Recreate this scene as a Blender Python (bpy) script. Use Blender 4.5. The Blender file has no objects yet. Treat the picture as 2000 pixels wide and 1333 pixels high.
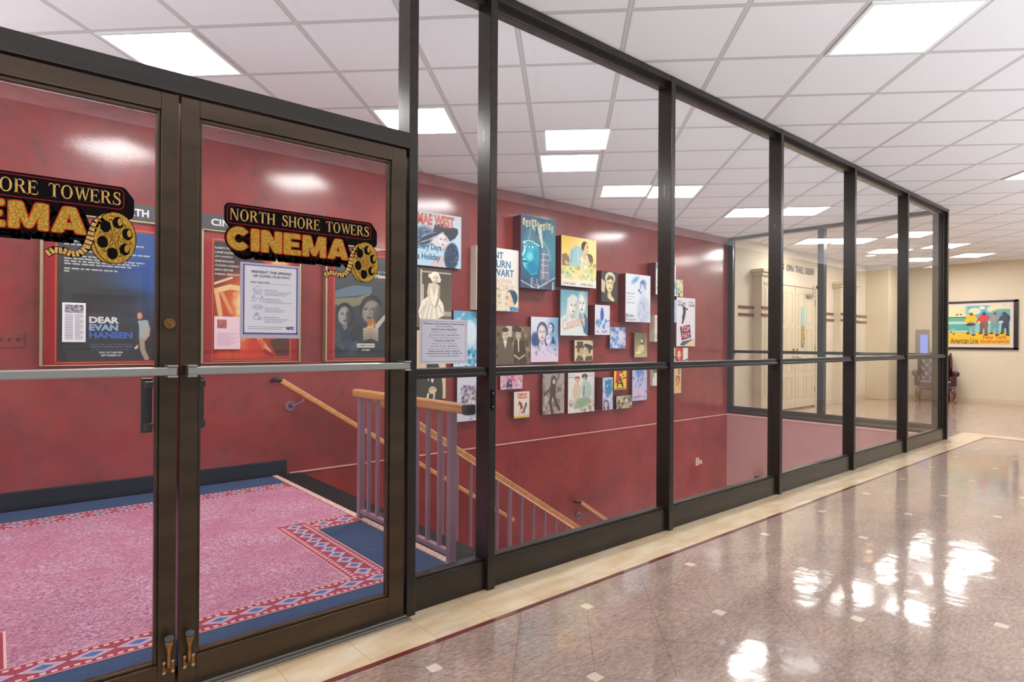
import bpy, bmesh, math, random
import numpy as np
from mathutils import Vector, Matrix

# ------------------------------------------------------------------ camera, world, exposure
SC = bpy.context.scene
COL = SC.collection
YAW, PITCH, ROLL, CAMH, FPX = 0.8679, 0.0012, 0.0061, 1.276, 1190.0
H = 3.085            # ceiling height
cam_data = bpy.data.cameras.new('camera')
cam = bpy.data.objects.new('camera', cam_data)
COL.objects.link(cam)
_F = Vector((math.cos(YAW), math.sin(YAW), 0)); _R = Vector((math.sin(YAW), -math.cos(YAW), 0)); _U = Vector((0, 0, 1))
F2 = _F*math.cos(PITCH) + _U*math.sin(PITCH); U2 = -_F*math.sin(PITCH) + _U*math.cos(PITCH)
R3 = _R*math.cos(ROLL) + U2*math.sin(ROLL); U3 = -_R*math.sin(ROLL) + U2*math.cos(ROLL)
cam.matrix_world = Matrix(((R3.x, U3.x, -F2.x, 0), (R3.y, U3.y, -F2.y, 0), (R3.z, U3.z, -F2.z, CAMH), (0, 0, 0, 1)))
cam_data.sensor_width = 36.0
cam_data.lens = FPX/2000.0*36.0
cam_data.clip_start = 0.02
SC.camera = cam
SC.view_settings.view_transform = 'Standard'
SC.view_settings.look = 'None'
SC.view_settings.exposure = 0.15
SC.view_settings.gamma = 1.0
SC.view_settings.use_curve_mapping = False
SC.cycles.max_bounces = 10
SC.cycles.diffuse_bounces = 5
SC.cycles.glossy_bounces = 5
SC.cycles.transparent_max_bounces = 24
SC.cycles.sample_clamp_indirect = 8.0
SC.cycles.caustics_reflective = False
SC.cycles.caustics_refractive = False
world = bpy.data.worlds.new('world'); SC.world = world
world.use_nodes = True
WORLD_LEVEL, WORLD_GLOW = 0.42, 4.8
_wt = world.node_tree; _bg = _wt.nodes['Background']
_bg.inputs[0].default_value = (0.90, 0.97, 1.03, 1)
# dim surround behind the camera, added bright glow from below lifts the ceiling
_g = _wt.nodes.new('ShaderNodeTexCoord'); _s = _wt.nodes.new('ShaderNodeSeparateXYZ'); _m = _wt.nodes.new('ShaderNodeMapRange')
_wt.links.new(_g.outputs['Generated'], _s.inputs[0]); _wt.links.new(_s.outputs[2], _m.inputs['Value'])
_m.inputs['From Min'].default_value = -0.34; _m.inputs['From Max'].default_value = -0.54
_m.inputs['To Min'].default_value = WORLD_LEVEL; _m.inputs['To Max'].default_value = WORLD_GLOW
_wt.links.new(_m.outputs[0], _bg.inputs[1])
LIGHT_STRENGTH = 26.0

# ------------------------------------------------------------------ colour and material helpers
def lin(c):
    r = []
    for v in c[:3]:
        v = v/255.0
        r.append(v/12.92 if v <= 0.04045 else ((v+0.055)/1.055)**2.4)
    return tuple(r) + (1.0,)

MATS = {}
def mat(name, rgb, rough=0.5, metal=0.0, coat=0.0, coat_rough=0.05, emit=None, estr=0.0, spec=0.5,
        var=None, vscale=8.0, bump=0.0, bscale=40.0, detail=4.0):
    """principled material; var = second colour mixed in by noise"""
    if name in MATS: return MATS[name]
    m = bpy.data.materials.new(name); m.use_nodes = True
    nt = m.node_tree; b = nt.nodes['Principled BSDF']
    b.inputs['Base Color'].default_value = lin(rgb)
    b.inputs['Roughness'].default_value = rough
    b.inputs['Metallic'].default_value = metal
    b.inputs['Coat Weight'].default_value = coat
    b.inputs['Coat Roughness'].default_value = coat_rough
    b.inputs['Specular IOR Level'].default_value = spec
    if emit:
        b.inputs['Emission Color'].default_value = lin(emit); b.inputs['Emission Strength'].default_value = estr
    if var or bump:
        tc = nt.nodes.new('ShaderNodeTexCoord')
        mp = nt.nodes.new('ShaderNodeMapping')
        nt.links.new(tc.outputs['Object'], mp.inputs[0])
        if isinstance(vscale, tuple): mp.inputs['Scale'].default_value = vscale; vs = 1.0
        else: vs = vscale
        nz = nt.nodes.new('ShaderNodeTexNoise'); nz.inputs['Scale'].default_value = vs; nz.inputs['Detail'].default_value = detail
        nt.links.new(mp.outputs[0], nz.inputs['Vector'])
        if var:
            rp = nt.nodes.new('ShaderNodeValToRGB')
            rp.color_ramp.elements[0].position = 0.35; rp.color_ramp.elements[0].color = lin(rgb)
            rp.color_ramp.elements[1].position = 0.65; rp.color_ramp.elements[1].color = lin(var)
            nt.links.new(nz.outputs['Fac'], rp.inputs[0]); nt.links.new(rp.outputs[0], b.inputs['Base Color'])
        if bump:
            n2 = nt.nodes.new('ShaderNodeTexNoise'); n2.inputs['Scale'].default_value = bscale; n2.inputs['Detail'].default_value = 3
            nt.links.new(tc.outputs['Object'], n2.inputs['Vector'])
            bp = nt.nodes.new('ShaderNodeBump'); bp.inputs['Strength'].default_value = bump; bp.inputs['Distance'].default_value = 0.01
            nt.links.new(n2.outputs['Fac'], bp.inputs['Height']); nt.links.new(bp.outputs[0], b.inputs['Normal'])
            if coat: nt.links.new(bp.outputs[0], b.inputs['Coat Normal'])
    MATS[name] = m
    return m

class NT:
    """tiny node-graph builder for the procedural surfaces"""
    def __init__(s, name):
        s.m = bpy.data.materials.new(name); s.m.use_nodes = True; s.t = s.m.node_tree; s.b = s.t.nodes['Principled BSDF']; MATS[name] = s.m
    def n(s, typ, **k):
        nd = s.t.nodes.new(typ)
        for a, v in k.items(): setattr(nd, a, v)
        return nd
    def put(s, sock, v):
        if isinstance(v, bpy.types.NodeSocket): s.t.links.new(v, sock)
        elif v is not None: sock.default_value = v
    def math(s, op, a, b=None, c=None):
        nd = s.n('ShaderNodeMath', operation=op); s.put(nd.inputs[0], a)
        if b is not None: s.put(nd.inputs[1], b)
        if c is not None: s.put(nd.inputs[2], c)
        return nd.outputs[0]
    def pos(s):
        g = s.n('ShaderNodeNewGeometry'); sp = s.n('ShaderNodeSeparateXYZ'); s.t.links.new(g.outputs['Position'], sp.inputs[0])
        return g.outputs['Position'], sp.outputs[0], sp.outputs[1], sp.outputs[2]
    def noise(s, vec, scale, detail=4, rough=0.5, scl=None):
        if scl:
            mp = s.n('ShaderNodeMapping'); s.t.links.new(vec, mp.inputs[0]); mp.inputs['Scale'].default_value = scl; vec = mp.outputs[0]
        nd = s.n('ShaderNodeTexNoise'); s.t.links.new(vec, nd.inputs['Vector']); nd.inputs['Scale'].default_value = scale
        nd.inputs['Detail'].default_value = detail; nd.inputs['Roughness'].default_value = rough
        return nd.outputs['Fac']
    def ramp(s, f, stops):
        r = s.n('ShaderNodeValToRGB'); e = r.color_ramp.elements
        while len(e) < len(stops): e.new(0.5)
        for i, (p, c) in enumerate(stops): e[i].position = p; e[i].color = lin(c)
        s.t.links.new(f, r.inputs[0]); return r.outputs[0]
    def mix(s, f, a, b, typ='MIX'):
        nd = s.n('ShaderNodeMix', data_type='RGBA', blend_type=typ)
        s.put(nd.inputs[0], f); s.put(nd.inputs[6], a if isinstance(a, bpy.types.NodeSocket) else lin(a)); s.put(nd.inputs[7], b if isinstance(b, bpy.types.NodeSocket) else lin(b))
        return nd.outputs[2]
    def bump(s, h, strength, dist=0.01, target=('Normal',)):
        bp = s.n('ShaderNodeBump'); s.put(bp.inputs['Height'], h); bp.inputs['Strength'].default_value = strength; bp.inputs['Distance'].default_value = dist
        for t in target: s.t.links.new(bp.outputs[0], s.b.inputs[t])
    def near(s, v, width):      # 1 where v is within width of a whole number
        fr = s.math('ABSOLUTE', s.math('SUBTRACT', v, s.math('ROUND', v)))
        return s.math('LESS_THAN', fr, width)

# glass: thin clear pane; looks straight through with a Fresnel reflection on both faces
def make_glass():
    m = bpy.data.materials.new('clear_glass'); m.use_nodes = True; t = m.node_tree; t.nodes.clear()
    out = t.nodes.new('ShaderNodeOutputMaterial'); mx = t.nodes.new('ShaderNodeMixShader')
    tr = t.nodes.new('ShaderNodeBsdfTransparent'); tr.inputs[0].default_value = (0.985, 0.985, 0.975, 1)
    gl = t.nodes.new('ShaderNodeBsdfGlossy'); gl.inputs['Roughness'].default_value = 0.0
    fr = t.nodes.new('ShaderNodeFresnel'); ge = t.nodes.new('ShaderNodeNewGeometry')
    ml = t.nodes.new('ShaderNodeMath'); ml.operation = 'MULTIPLY_ADD'; ml.inputs[1].default_value = -0.8333; ml.inputs[2].default_value = 1.5
    t.links.new(ge.outputs['Backfacing'], ml.inputs[0]); t.links.new(ml.outputs[0], fr.inputs['IOR'])
    ft = t.nodes.new('ShaderNodeMath'); ft.operation = 'MULTIPLY_ADD'; ft.inputs[1].default_value = -0.75; ft.inputs[2].default_value = 1.0   # inner face reflection turned down
    mu = t.nodes.new('ShaderNodeMath'); mu.operation = 'MULTIPLY'
    t.links.new(ge.outputs['Backfacing'], ft.inputs[0]); t.links.new(ft.outputs[0], mu.inputs[0]); t.links.new(fr.outputs[0], mu.inputs[1]); t.links.new(mu.outputs[0], mx.inputs[0]); t.links.new(tr.outputs[0], mx.inputs[1]); t.links.new(gl.outputs[0], mx.inputs[2])
    t.links.new(mx.outputs[0], out.inputs[0]); MATS['glass'] = m; return m
GLASS = make_glass()

# printed picture: colours live in the mesh attribute 'print'
def make_print(name, rough, coat):
    s = NT(name); a = s.n('ShaderNodeAttribute', attribute_name='print'); s.t.links.new(a.outputs['Color'], s.b.inputs['Base Color'])
    s.b.inputs['Roughness'].default_value = rough; s.b.inputs['Coat Weight'].default_value = coat; s.b.inputs['Coat Roughness'].default_value = 0.03
    return s.m
PRINT = make_print('printed_canvas', 0.6, 0.0)
GLOSSPRINT = make_print('printed_poster', 0.5, 0.0)

# ------------------------------------------------------------------ mesh builder
ORIG = {}
def origin_of(o):
    return ORIG.get(o.name, Vector((0, 0, 0)))

class MB:
    def __init__(s): s.v = []; s.f = []; s.mi = []; s.mats = []; s.smooth = []
    def _m(s, m):
        if m not in s.mats: s.mats.append(m)
        return s.mats.index(m)
    def face(s, pts, m, smooth=False):
        i = len(s.v); s.v += [tuple(p) for p in pts]; s.f.append(tuple(range(i, i+len(pts)))); s.mi.append(s._m(m)); s.smooth.append(smooth); return s
    def box(s, x0, x1, y0, y1, z0, z1, m):
        i = len(s.v); s.v += [(x, y, z) for x in (x0, x1) for y in (y0, y1) for z in (z0, z1)]
        for q in ((0, 1, 3, 2), (4, 6, 7, 5), (0, 4, 5, 1), (2, 3, 7, 6), (0, 2, 6, 4), (1, 5, 7, 3)):
            s.f.append(tuple(i+k for k in q)); s.mi.append(s._m(m)); s.smooth.append(False)
        return s
    def prism(s, poly, d, m, cap=True):
        """poly: list of 3D points (planar, in order); d: extrusion vector"""
        n = len(poly); i = len(s.v); d = Vector(d)
        s.v += [tuple(p) for p in poly] + [tuple(Vector(p)+d) for p in poly]; k = s._m(m)
        if cap:
            s.f += [tuple(range(i, i+n))[::-1], tuple(range(i+n, i+2*n))]; s.mi += [k, k]; s.smooth += [False, False]
        for a in range(n):
            b = (a+1) % n; s.f.append((i+a, i+b, i+n+b, i+n+a)); s.mi.append(k); s.smooth.append(False)
        return s
    def rings(s, rings, m, cap=True, smooth=True, closed=True):
        i = len(s.v); n = len(rings[0]); k = s._m(m)
        for r in rings: s.v += [tuple(p) for p in r]
        for a in range(len(rings)-1):
            for b in range(n if closed else n-1):
                c = (b+1) % n
                s.f.append((i+a*n+b, i+a*n+c, i+(a+1)*n+c, i+(a+1)*n+b)); s.mi.append(k); s.smooth.append(smooth)
        if cap and closed:
            s.f.append(tuple(range(i, i+n))[::-1]); s.mi.append(k); s.smooth.append(False)
            e = i+(len(rings)-1)*n; s.f.append(tuple(range(e, e+n))); s.mi.append(k); s.smooth.append(False)
        return s
    def tube(s, path, radii, m, seg=12, flat=None):
        """round (or flat=(a,b): elliptical) tube along a 3D path"""
        path = [Vector(p) for p in path]
        if not hasattr(radii, '__len__'): radii = [radii]*len(path)
        rs = []; up0 = None
        for j, p in enumerate(path):
            t = (path[min(j+1, len(path)-1)]-path[max(j-1, 0)]).normalized()
            if up0 is None:
                up0 = Vector((0, 0, 1)) if abs(t.z) < 0.9 else Vector((0, 1, 0))
            a = t.cross(up0)
            if a.length < 1e-5: a = t.cross(Vector((1, 0, 0)))
            a.normalize(); b = a.cross(t).normalized(); up0 = b
            fa, fb = flat if flat else (1, 1)
            rs.append([p + a*math.cos(q)*radii[j]*fa + b*math.sin(q)*radii[j]*fb for q in [2*math.pi*h/seg for h in range(seg)]])
        return s.rings(rs, m)
    def disc(s, c, r, axis, th, m, seg=24):
        """short cylinder centred c along axis 'x','y','z'"""
        ax = {'x': 0, 'y': 1, 'z': 2}[axis]; o = [k for k in range(3) if k != ax]; rr = []
        for e in (-th/2, th/2):
            ring = []
            for h in range(seg):
                p = list(c); p[ax] += e; p[o[0]] += r*math.cos(2*math.pi*h/seg); p[o[1]] += r*math.sin(2*math.pi*h/seg); ring.append(p)
            rr.append(ring)
        s.rings(rr, m, smooth=False); return s
    def build(s, name, parent=None, bevel=0.0, subsurf=0, org=None, attr=None):
        me = bpy.data.meshes.new(name)
        po = origin_of(parent) if parent is not None else Vector((0, 0, 0))
        if org is None:
            if parent is not None: org = po
            else:
                a = np.array(s.v); org = Vector((float((a[:, 0].min()+a[:, 0].max())/2), float((a[:, 1].min()+a[:, 1].max())/2), float(a[:, 2].min())))
        org = Vector(org)
        me.from_pydata([tuple(Vector(p)-org) for p in s.v], [], s.f)
        for m in s.mats: me.materials.append(m)
        me.polygons.foreach_set('material_index', s.mi); me.polygons.foreach_set('use_smooth', s.smooth)
        if attr is not None:
            ca = me.color_attributes.new('print', 'FLOAT_COLOR', 'POINT'); ca.data.foreach_set('color', np.asarray(attr, dtype=np.float32).ravel())
        me.update(); me.validate()
        bm = bmesh.new(); bm.from_mesh(me)
        if attr is None: bmesh.ops.remove_doubles(bm, verts=bm.verts, dist=1e-6)
        bmesh.ops.recalc_face_normals(bm, faces=bm.faces); bm.to_mesh(me); bm.free()
        o = bpy.data.objects.new(name, me); COL.objects.link(o)
        if parent is not None: o.parent = parent
        o.location = org - po
        ORIG[o.name] = org
        if bevel:
            md = o.modifiers.new('bevel', 'BEVEL'); md.width = bevel; md.segments = 2; md.limit_method = 'ANGLE'; md.angle_limit = 0.7
        if subsurf:
            md = o.modifiers.new('sub', 'SUBSURF'); md.levels = subsurf; md.render_levels = subsurf
        return o

def empty(name, loc):
    o = bpy.data.objects.new(name, None); COL.objects.link(o); o.location = loc; o.empty_display_size = 0.1
    ORIG[o.name] = Vector(loc); return o
def tag(o, label=None, cat=None, group=None, kind=None):
    if label: o['label'] = label
    if cat: o['category'] = cat
    if group: o['group'] = group
    if kind: o['kind'] = kind
    return o
def structure(o): o['kind'] = 'structure'; return o
def copy_tree(o, parent=None):
    c = o.copy(); COL.objects.link(c); c.parent = parent; ORIG[c.name] = Vector(ORIG.get(o.name, (0, 0, 0)))
    for ch in list(o.children): copy_tree(ch, c)
    return c

# ------------------------------------------------------------------ writing
_tc = {}
def glyphs(body, offset=0.0, align='LEFT', space=1.0):
    key = (body, offset, align, space)
    if key in _tc: return _tc[key]
    cu = bpy.data.curves.new('lettering', 'FONT'); cu.body = body; cu.offset = offset; cu.align_x = align; cu.space_line = space; cu.resolution_u = 3
    ob = bpy.data.objects.new('lettering_tmp', cu); COL.objects.link(ob)
    dg = bpy.context.evaluated_depsgraph_get(); me = bpy.data.meshes.new_from_object(ob.evaluated_get(dg))
    v = [tuple(x.co[:2]) for x in me.vertices]; f = [tuple(p.vertices) for p in me.polygons]
    bpy.data.objects.remove(ob); bpy.data.curves.remove(cu); bpy.data.meshes.remove(me)
    _tc[key] = (v, f); return v, f
def text_into(mb, body, x0, x1, z0, z1, plane, at, m, offset=0.0, align='LEFT', space=1.0, th=0.0, skew=0.0, fit=None):
    """write body stretched into the box; plane 'y' faces -Y (at = y), plane 'x' faces -X (x0 is the larger Y).
    fit=(body) measures another string so that outlines keep register"""
    v, f = glyphs(body, offset, align, space)
    rv = np.array(glyphs(body, 0.0, align, space)[0] if fit else v)
    if len(rv) == 0: return mb
    a0, a1, b0, b1 = rv[:, 0].min(), rv[:, 0].max(), rv[:, 1].min(), rv[:, 1].max()
    sx, sz = (x1-x0)/(a1-a0), (z1-z0)/(b1-b0)
    P = [(x0+(x-a0)*sx, z0+(y-b0)*sz + skew*(x-a0)*sx) for x, y in v]
    i = len(mb.v); k = mb._m(m)
    mk = (lambda p, e: (p[0], at+e, p[1])) if plane == 'y' else (lambda p, e: (at+e, p[0], p[1]))
    mb.v += [mk(p, 0) for p in P]
    for q in f: mb.f.append(tuple(i+t for t in q)); mb.mi.append(k); mb.smooth.append(False)
    return mb

# ------------------------------------------------------------------ picture painter (flat prints)
class Art:
    def __init__(s, w, h, bg, res=0.006, seed=1):
        s.w, s.h = w, h; s.nx = max(8, int(w/res)); s.ny = max(8, int(h/res))
        u = np.linspace(0, 1, s.nx+1); v = np.linspace(0, 1, s.ny+1); s.U, s.V = np.meshgrid(u, v)
        s.C = np.zeros(s.U.shape+(3,)); s.C[:] = bg; s.rng = np.random.RandomState(seed); s.px = 1.0/s.nx
    def _put(s, a, c):
        a = np.clip(a, 0, 1)[..., None]; s.C = s.C*(1-a) + np.array(c, float)*a; return s
    def grad(s, c0, c1, x=False, a=0, b=1, mask=None):
        t = np.clip(((s.U if x else s.V)-a)/(b-a), 0, 1)[..., None]; n = np.array(c0)*(1-t)+np.array(c1)*t
        if mask is None: s.C = n
        else: s.C = s.C*(1-mask[..., None]) + n*mask[..., None]
        return s
    def ell(s, cx, cy, rx, ry, c, rot=0.0, soft=0.08, al=1.0):
        asp = s.h/s.w; x = s.U-cx; y = (s.V-cy)*asp; r = math.radians(rot); X = x*math.cos(r)+y*math.sin(r); Y = -x*math.sin(r)+y*math.cos(r)
        d = np.sqrt((X/rx)**2+(Y/(ry*asp))**2); return s._put(np.clip((1-d)/soft+0.5, 0, 1)*al, c)
    def poly(s, pts, c, al=1.0):
        ins = np.zeros(s.U.shape, bool); n = len(pts)
        for i in range(n):
            x0, y0 = pts[i]; x1, y1 = pts[(i+1) % n]
            if y0 == y1: continue
            cr = ((y0 > s.V) != (y1 > s.V)) & (s.U < (x1-x0)*(s.V-y0)/(y1-y0)+x0); ins ^= cr
        return s._put(ins.astype(float)*al, c)
    def rect(s, x0, y0, x1, y1, c, al=1.0):
        return s._put(((s.U >= x0) & (s.U <= x1) & (s.V >= y0) & (s.V <= y1)).astype(float)*al, c)
    def line(s, pts, w, c, al=1.0):
        asp = s.h/s.w; d = np.full(s.U.shape, 9.0)
        for (x0, y0), (x1, y1) in zip(pts[:-1], pts[1:]):
            ax, ay, bx, by = x0, y0*asp, x1, y1*asp; L = (bx-ax)**2+(by-ay)**2+1e-9
            t = np.clip(((s.U-ax)*(bx-ax)+(s.V*asp-ay)*(by-ay))/L, 0, 1)
            d = np.minimum(d, np.hypot(s.U-ax-t*(bx-ax), s.V*asp-ay-t*(by-ay)))
        return s._put(np.clip((w/2-d)/s.px+0.5, 0, 1)*al, c)
    def blobs(s, n, cols, box=(0, 0, 1, 1), size=(0.03, 0.08), al=0.6):
        for k in range(n):
            r = s.rng; cx = r.uniform(box[0], box[2]); cy = r.uniform(box[1], box[3]); q = r.uniform(*size)
            s.ell(cx, cy, q, q*r.uniform(0.4, 1.4)*s.w/s.h, cols[r.randint(len(cols))], rot=r.uniform(0, 180), soft=0.5, al=al)
        return s
    def grain(s, amp):
        s.C = s.C + s.rng.normal(0, amp, s.U.shape)[..., None]; return s
    def words(s, x0, y0, x1, rows, rh, c, seed=3, al=0.9, gap=0.5):
        """small unreadable body text: broken rows"""
        r = np.random.RandomState(seed)
        for k in range(rows):
            x = x0; y = y0+k*rh; e = x1 - (r.uniform(0, 0.35)*(x1-x0) if k % 3 == 2 else 0)
            while x < e:
                L = r.uniform(0.02, 0.07); s.rect(x, y, min(x+L, e), y+rh*gap, c, al); x += L+0.012
        return s
    def face(s, cx, cy, rx, ry, skin, hair, feat, rot=0, hairtop=True, longhair=False, turn=0.0):
        dk = tuple(v*0.80 for v in skin); f2 = tuple((a+b)/2 for a, b in zip(dk, feat)); hl = tuple(min(255, v*1.18+14) for v in hair)
        if hairtop:
            s.ell(cx, cy-ry*0.30, rx*1.28, ry*1.12, hair, rot); s.ell(cx-rx*0.35, cy-ry*0.95, rx*0.55, ry*0.22, hl, -15, 0.8, 0.7)
        if longhair:
            s.ell(cx-rx*0.95, cy+ry*0.5, rx*0.5, ry*1.2, hair, rot+6); s.ell(cx+rx*0.95, cy+ry*0.5, rx*0.5, ry*1.2, hair, rot-6)
            for k in range(4): s.line([(cx-rx*(1.2-k*0.12), cy-ry*0.1), (cx-rx*(1.15-k*0.1), cy+ry*1.4)], rx*0.05, hl, 0.5)
        s.ell(cx, cy+ry*1.05, rx*0.42, ry*0.45, dk)
        s.ell(cx, cy, rx, ry, dk, rot); s.ell(cx-rx*0.14, cy-ry*0.03, rx*0.84, ry*0.92, skin, rot, 0.35)
        t = turn*rx
        for q in (-0.4, 0.4):
            s.line([(cx+t+rx*(q-0.22), cy-ry*0.26), (cx+t+rx*q, cy-ry*0.33), (cx+t+rx*(q+0.22), cy-ry*0.26)], rx*0.08, feat, 0.8)
            s.ell(cx+t+rx*q, cy-ry*0.12, rx*0.20, ry*0.085, (244, 240, 232)); s.ell(cx+t+rx*q, cy-ry*0.12, rx*0.10, ry*0.08, feat); s.line([(cx+t+rx*(q-0.22), cy-ry*0.13), (cx+t+rx*q, cy-ry*0.20), (cx+t+rx*(q+0.22), cy-ry*0.13)], rx*0.06, feat)
        s.line([(cx+t+rx*0.08, cy-ry*0.15), (cx+t+rx*0.16, cy+ry*0.22), (cx+t, cy+ry*0.27)], rx*0.09, f2, 0.8)
        s.ell(cx+t, cy+ry*0.52, rx*0.30, ry*0.09, f2); s.line([(cx+t-rx*0.28, cy+ry*0.52), (cx+t+rx*0.28, cy+ry*0.52)], rx*0.05, feat); s.ell(cx+t, cy+ry*0.68, rx*0.18, ry*0.05, dk, 0, 0.6)
        return s
    def profile(s, cx, cy, r, skin, hair, feat, left=True, asp=None):
        """head in profile; r = head half height as a fraction of the width"""
        k = s.w/s.h; d = 1 if left else -1; dk = tuple(v*0.82 for v in skin)
        X = lambda a: cx-d*a*r; Y = lambda b: cy+b*r*k
        s.ell(cx+d*0.15*r, Y(-0.25), r*0.78, r*k*0.80, hair)
        s.poly([(X(a), Y(b)) for a, b in ((0.1, -0.85), (0.48, -0.72), (0.62, -0.35), (0.58, -0.2), (0.78, 0.12), (0.62, 0.2), (0.66, 0.34), (0.58, 0.42), (0.62, 0.55), (0.5, 0.78), (0.2, 0.82), (0.0, 0.62), (-0.1, 1.3), (-0.55, 1.3), (-0.45, 0.3), (-0.25, -0.2))], skin)
        s.poly([(X(a), Y(b)) for a, b in ((-0.05, 0.62), (0.2, 0.82), (0.0, 0.95), (-0.1, 1.3), (-0.3, 1.3))], dk)
        s.ell(X(-0.22), Y(0.08), r*0.10, r*k*0.15, dk); s.ell(X(0.40), Y(-0.14), r*0.12, r*k*0.05, feat); s.line([(X(0.25), Y(-0.32)), (X(0.55), Y(-0.30))], r*0.07, feat); s.line([(X(0.42), Y(0.42)), (X(0.62), Y(0.40))], r*0.06, feat)
        return s
    def colors(s):
        c = np.clip(s.C, 0, 255)/255.0; c = np.where(c <= 0.04045, c/12.92, ((c+0.055)/1.055)**2.4)
        return np.concatenate([c, np.ones(c.shape[:2]+(1,))], axis=2).reshape(-1, 4)
    def mesh(s, mb, x0, z1, plane, at, m):
        """lay the print with its top-left corner at (x0, z1)"""
        i = len(mb.v); k = mb._m(m); W = s.nx+1
        if plane == 'y': vs = [(x0+float(a)*s.w, at, z1-float(b)*s.h) for a, b in zip(s.U.ravel(), s.V.ravel())]
        else: vs = [(at, x0-float(a)*s.w, z1-float(b)*s.h) for a, b in zip(s.U.ravel(), s.V.ravel())]
        mb.v += vs
        for r in range(s.ny):
            for c in range(s.nx):
                a = i+r*W+c; mb.f.append((a, a+1, a+W+1, a+W)); mb.mi.append(k); mb.smooth.append(False)
        return s.colors()
def print_object(name, art, x0, z1, plane, at, parent, m=None, depth=0.0, side=None):
    """a print, optionally on a body of real depth (canvas or card)"""
    mb = MB(); cols = art.mesh(mb, x0, z1, plane, at, m or PRINT); n = len(mb.v)
    if depth:
        if plane == 'y': mb.box(x0, x0+art.w, at+0.0006, at+depth, z1-art.h, z1, side)
        else: mb.box(at+0.0006, at+depth, x0-art.w, x0, z1-art.h, z1, side)
    c = np.ones((len(mb.v), 4)); c[:n] = cols
    return mb.build(name, parent, attr=c)

# ------------------------------------------------------------------ surfaces
BRONZE = mat('dark_bronze_aluminium', (54, 47, 42), rough=0.28, metal=0.35, var=(46, 40, 36), vscale=(3, 3, 25), coat=0.15, coat_rough=0.2)
DOORBR = mat('bronze_door_metal', (86, 68, 50), rough=0.32, metal=0.5, var=(70, 55, 41), vscale=(2, 2, 12), coat=0.15, coat_rough=0.2)
RUBBER = mat('black_rubber', (14, 14, 19), rough=0.65, spec=0.25, bump=0.1, bscale=90)
STEEL = mat('satin_aluminium', (190, 184, 176), rough=0.3, metal=0.9)
BRASS = mat('worn_brass', (176, 132, 78), rough=0.32, metal=0.85, var=(140, 100, 58), vscale=30)
GOLDF = mat('pale_gold_frame', (206, 190, 148), rough=0.28, metal=0.75)
OAK = mat('oak_handrail', (226, 168, 104), rough=0.38, coat=0.4, coat_rough=0.15, var=(200, 138, 78), vscale=(12, 3, 60))
MAUVE = mat('mauve_painted_steel', (150, 116, 132), rough=0.35, coat=0.3)
DGREY = mat('dark_grey_cap', (52, 50, 54), rough=0.5)
CREAM = mat('cream_paint', (216, 200, 174), rough=0.55, bump=0.05, bscale=60, var=(220, 204, 178), vscale=1.2)
CREAMTRIM = mat('cream_trim_paint', (210, 194, 164), rough=0.4)
MAROON = mat('maroon_rail_paint', (112, 48, 44), rough=0.4)
PINKP = mat('pink_paint', (198, 150, 146), rough=0.35, coat=0.3, coat_rough=0.1, var=(190, 140, 136), vscale=1.0)
PINKL = mat('light_pink_ledge', (226, 176, 168), rough=0.4)
WHITE = mat('white_enamel', (228, 228, 226), rough=0.4)
WHITEPAPER = mat('white_paper', (244, 243, 250), rough=0.6)
BLACKINK = mat('black_ink', (38, 36, 42), rough=0.6)
GREYINK = mat('grey_ink', (120, 116, 128), rough=0.6)
PURPLEINK = mat('purple_ink', (116, 88, 168), rough=0.6)
PLASTICV = mat('clear_sleeve_edge', (206, 198, 212), rough=0.2)

def red_wall_material():
    s = NT('red_faux_finish'); P, x, y, z = s.pos()
    n1 = s.noise(P, 2.2, 6, 0.6); n2 = s.noise(P, 9.0, 8, 0.7); n3 = s.noise(P, 0.7, 2)
    c = s.ramp(n1, [(0.32, (114, 36, 36)), (0.5, (142, 50, 46)), (0.66, (164, 70, 62))])
    c2 = s.ramp(n2, [(0.40, (160, 44, 42)), (0.55, (140, 54, 52)), (0.68, (108, 46, 54))])
    c = s.mix(0.5, c, c2)
    s.t.links.new(c, s.b.inputs['Base Color'])
    s.b.inputs['Roughness'].default_value = 0.38; s.b.inputs['Coat Weight'].default_value = 0.9; s.b.inputs['Coat Roughness'].default_value = 0.10
    b = s.noise(P, 120, 2); s.bump(b, 0.12, 0.003, ('Normal', 'Coat Normal'))
    return s.m
REDWALL = red_wall_material()

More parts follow.
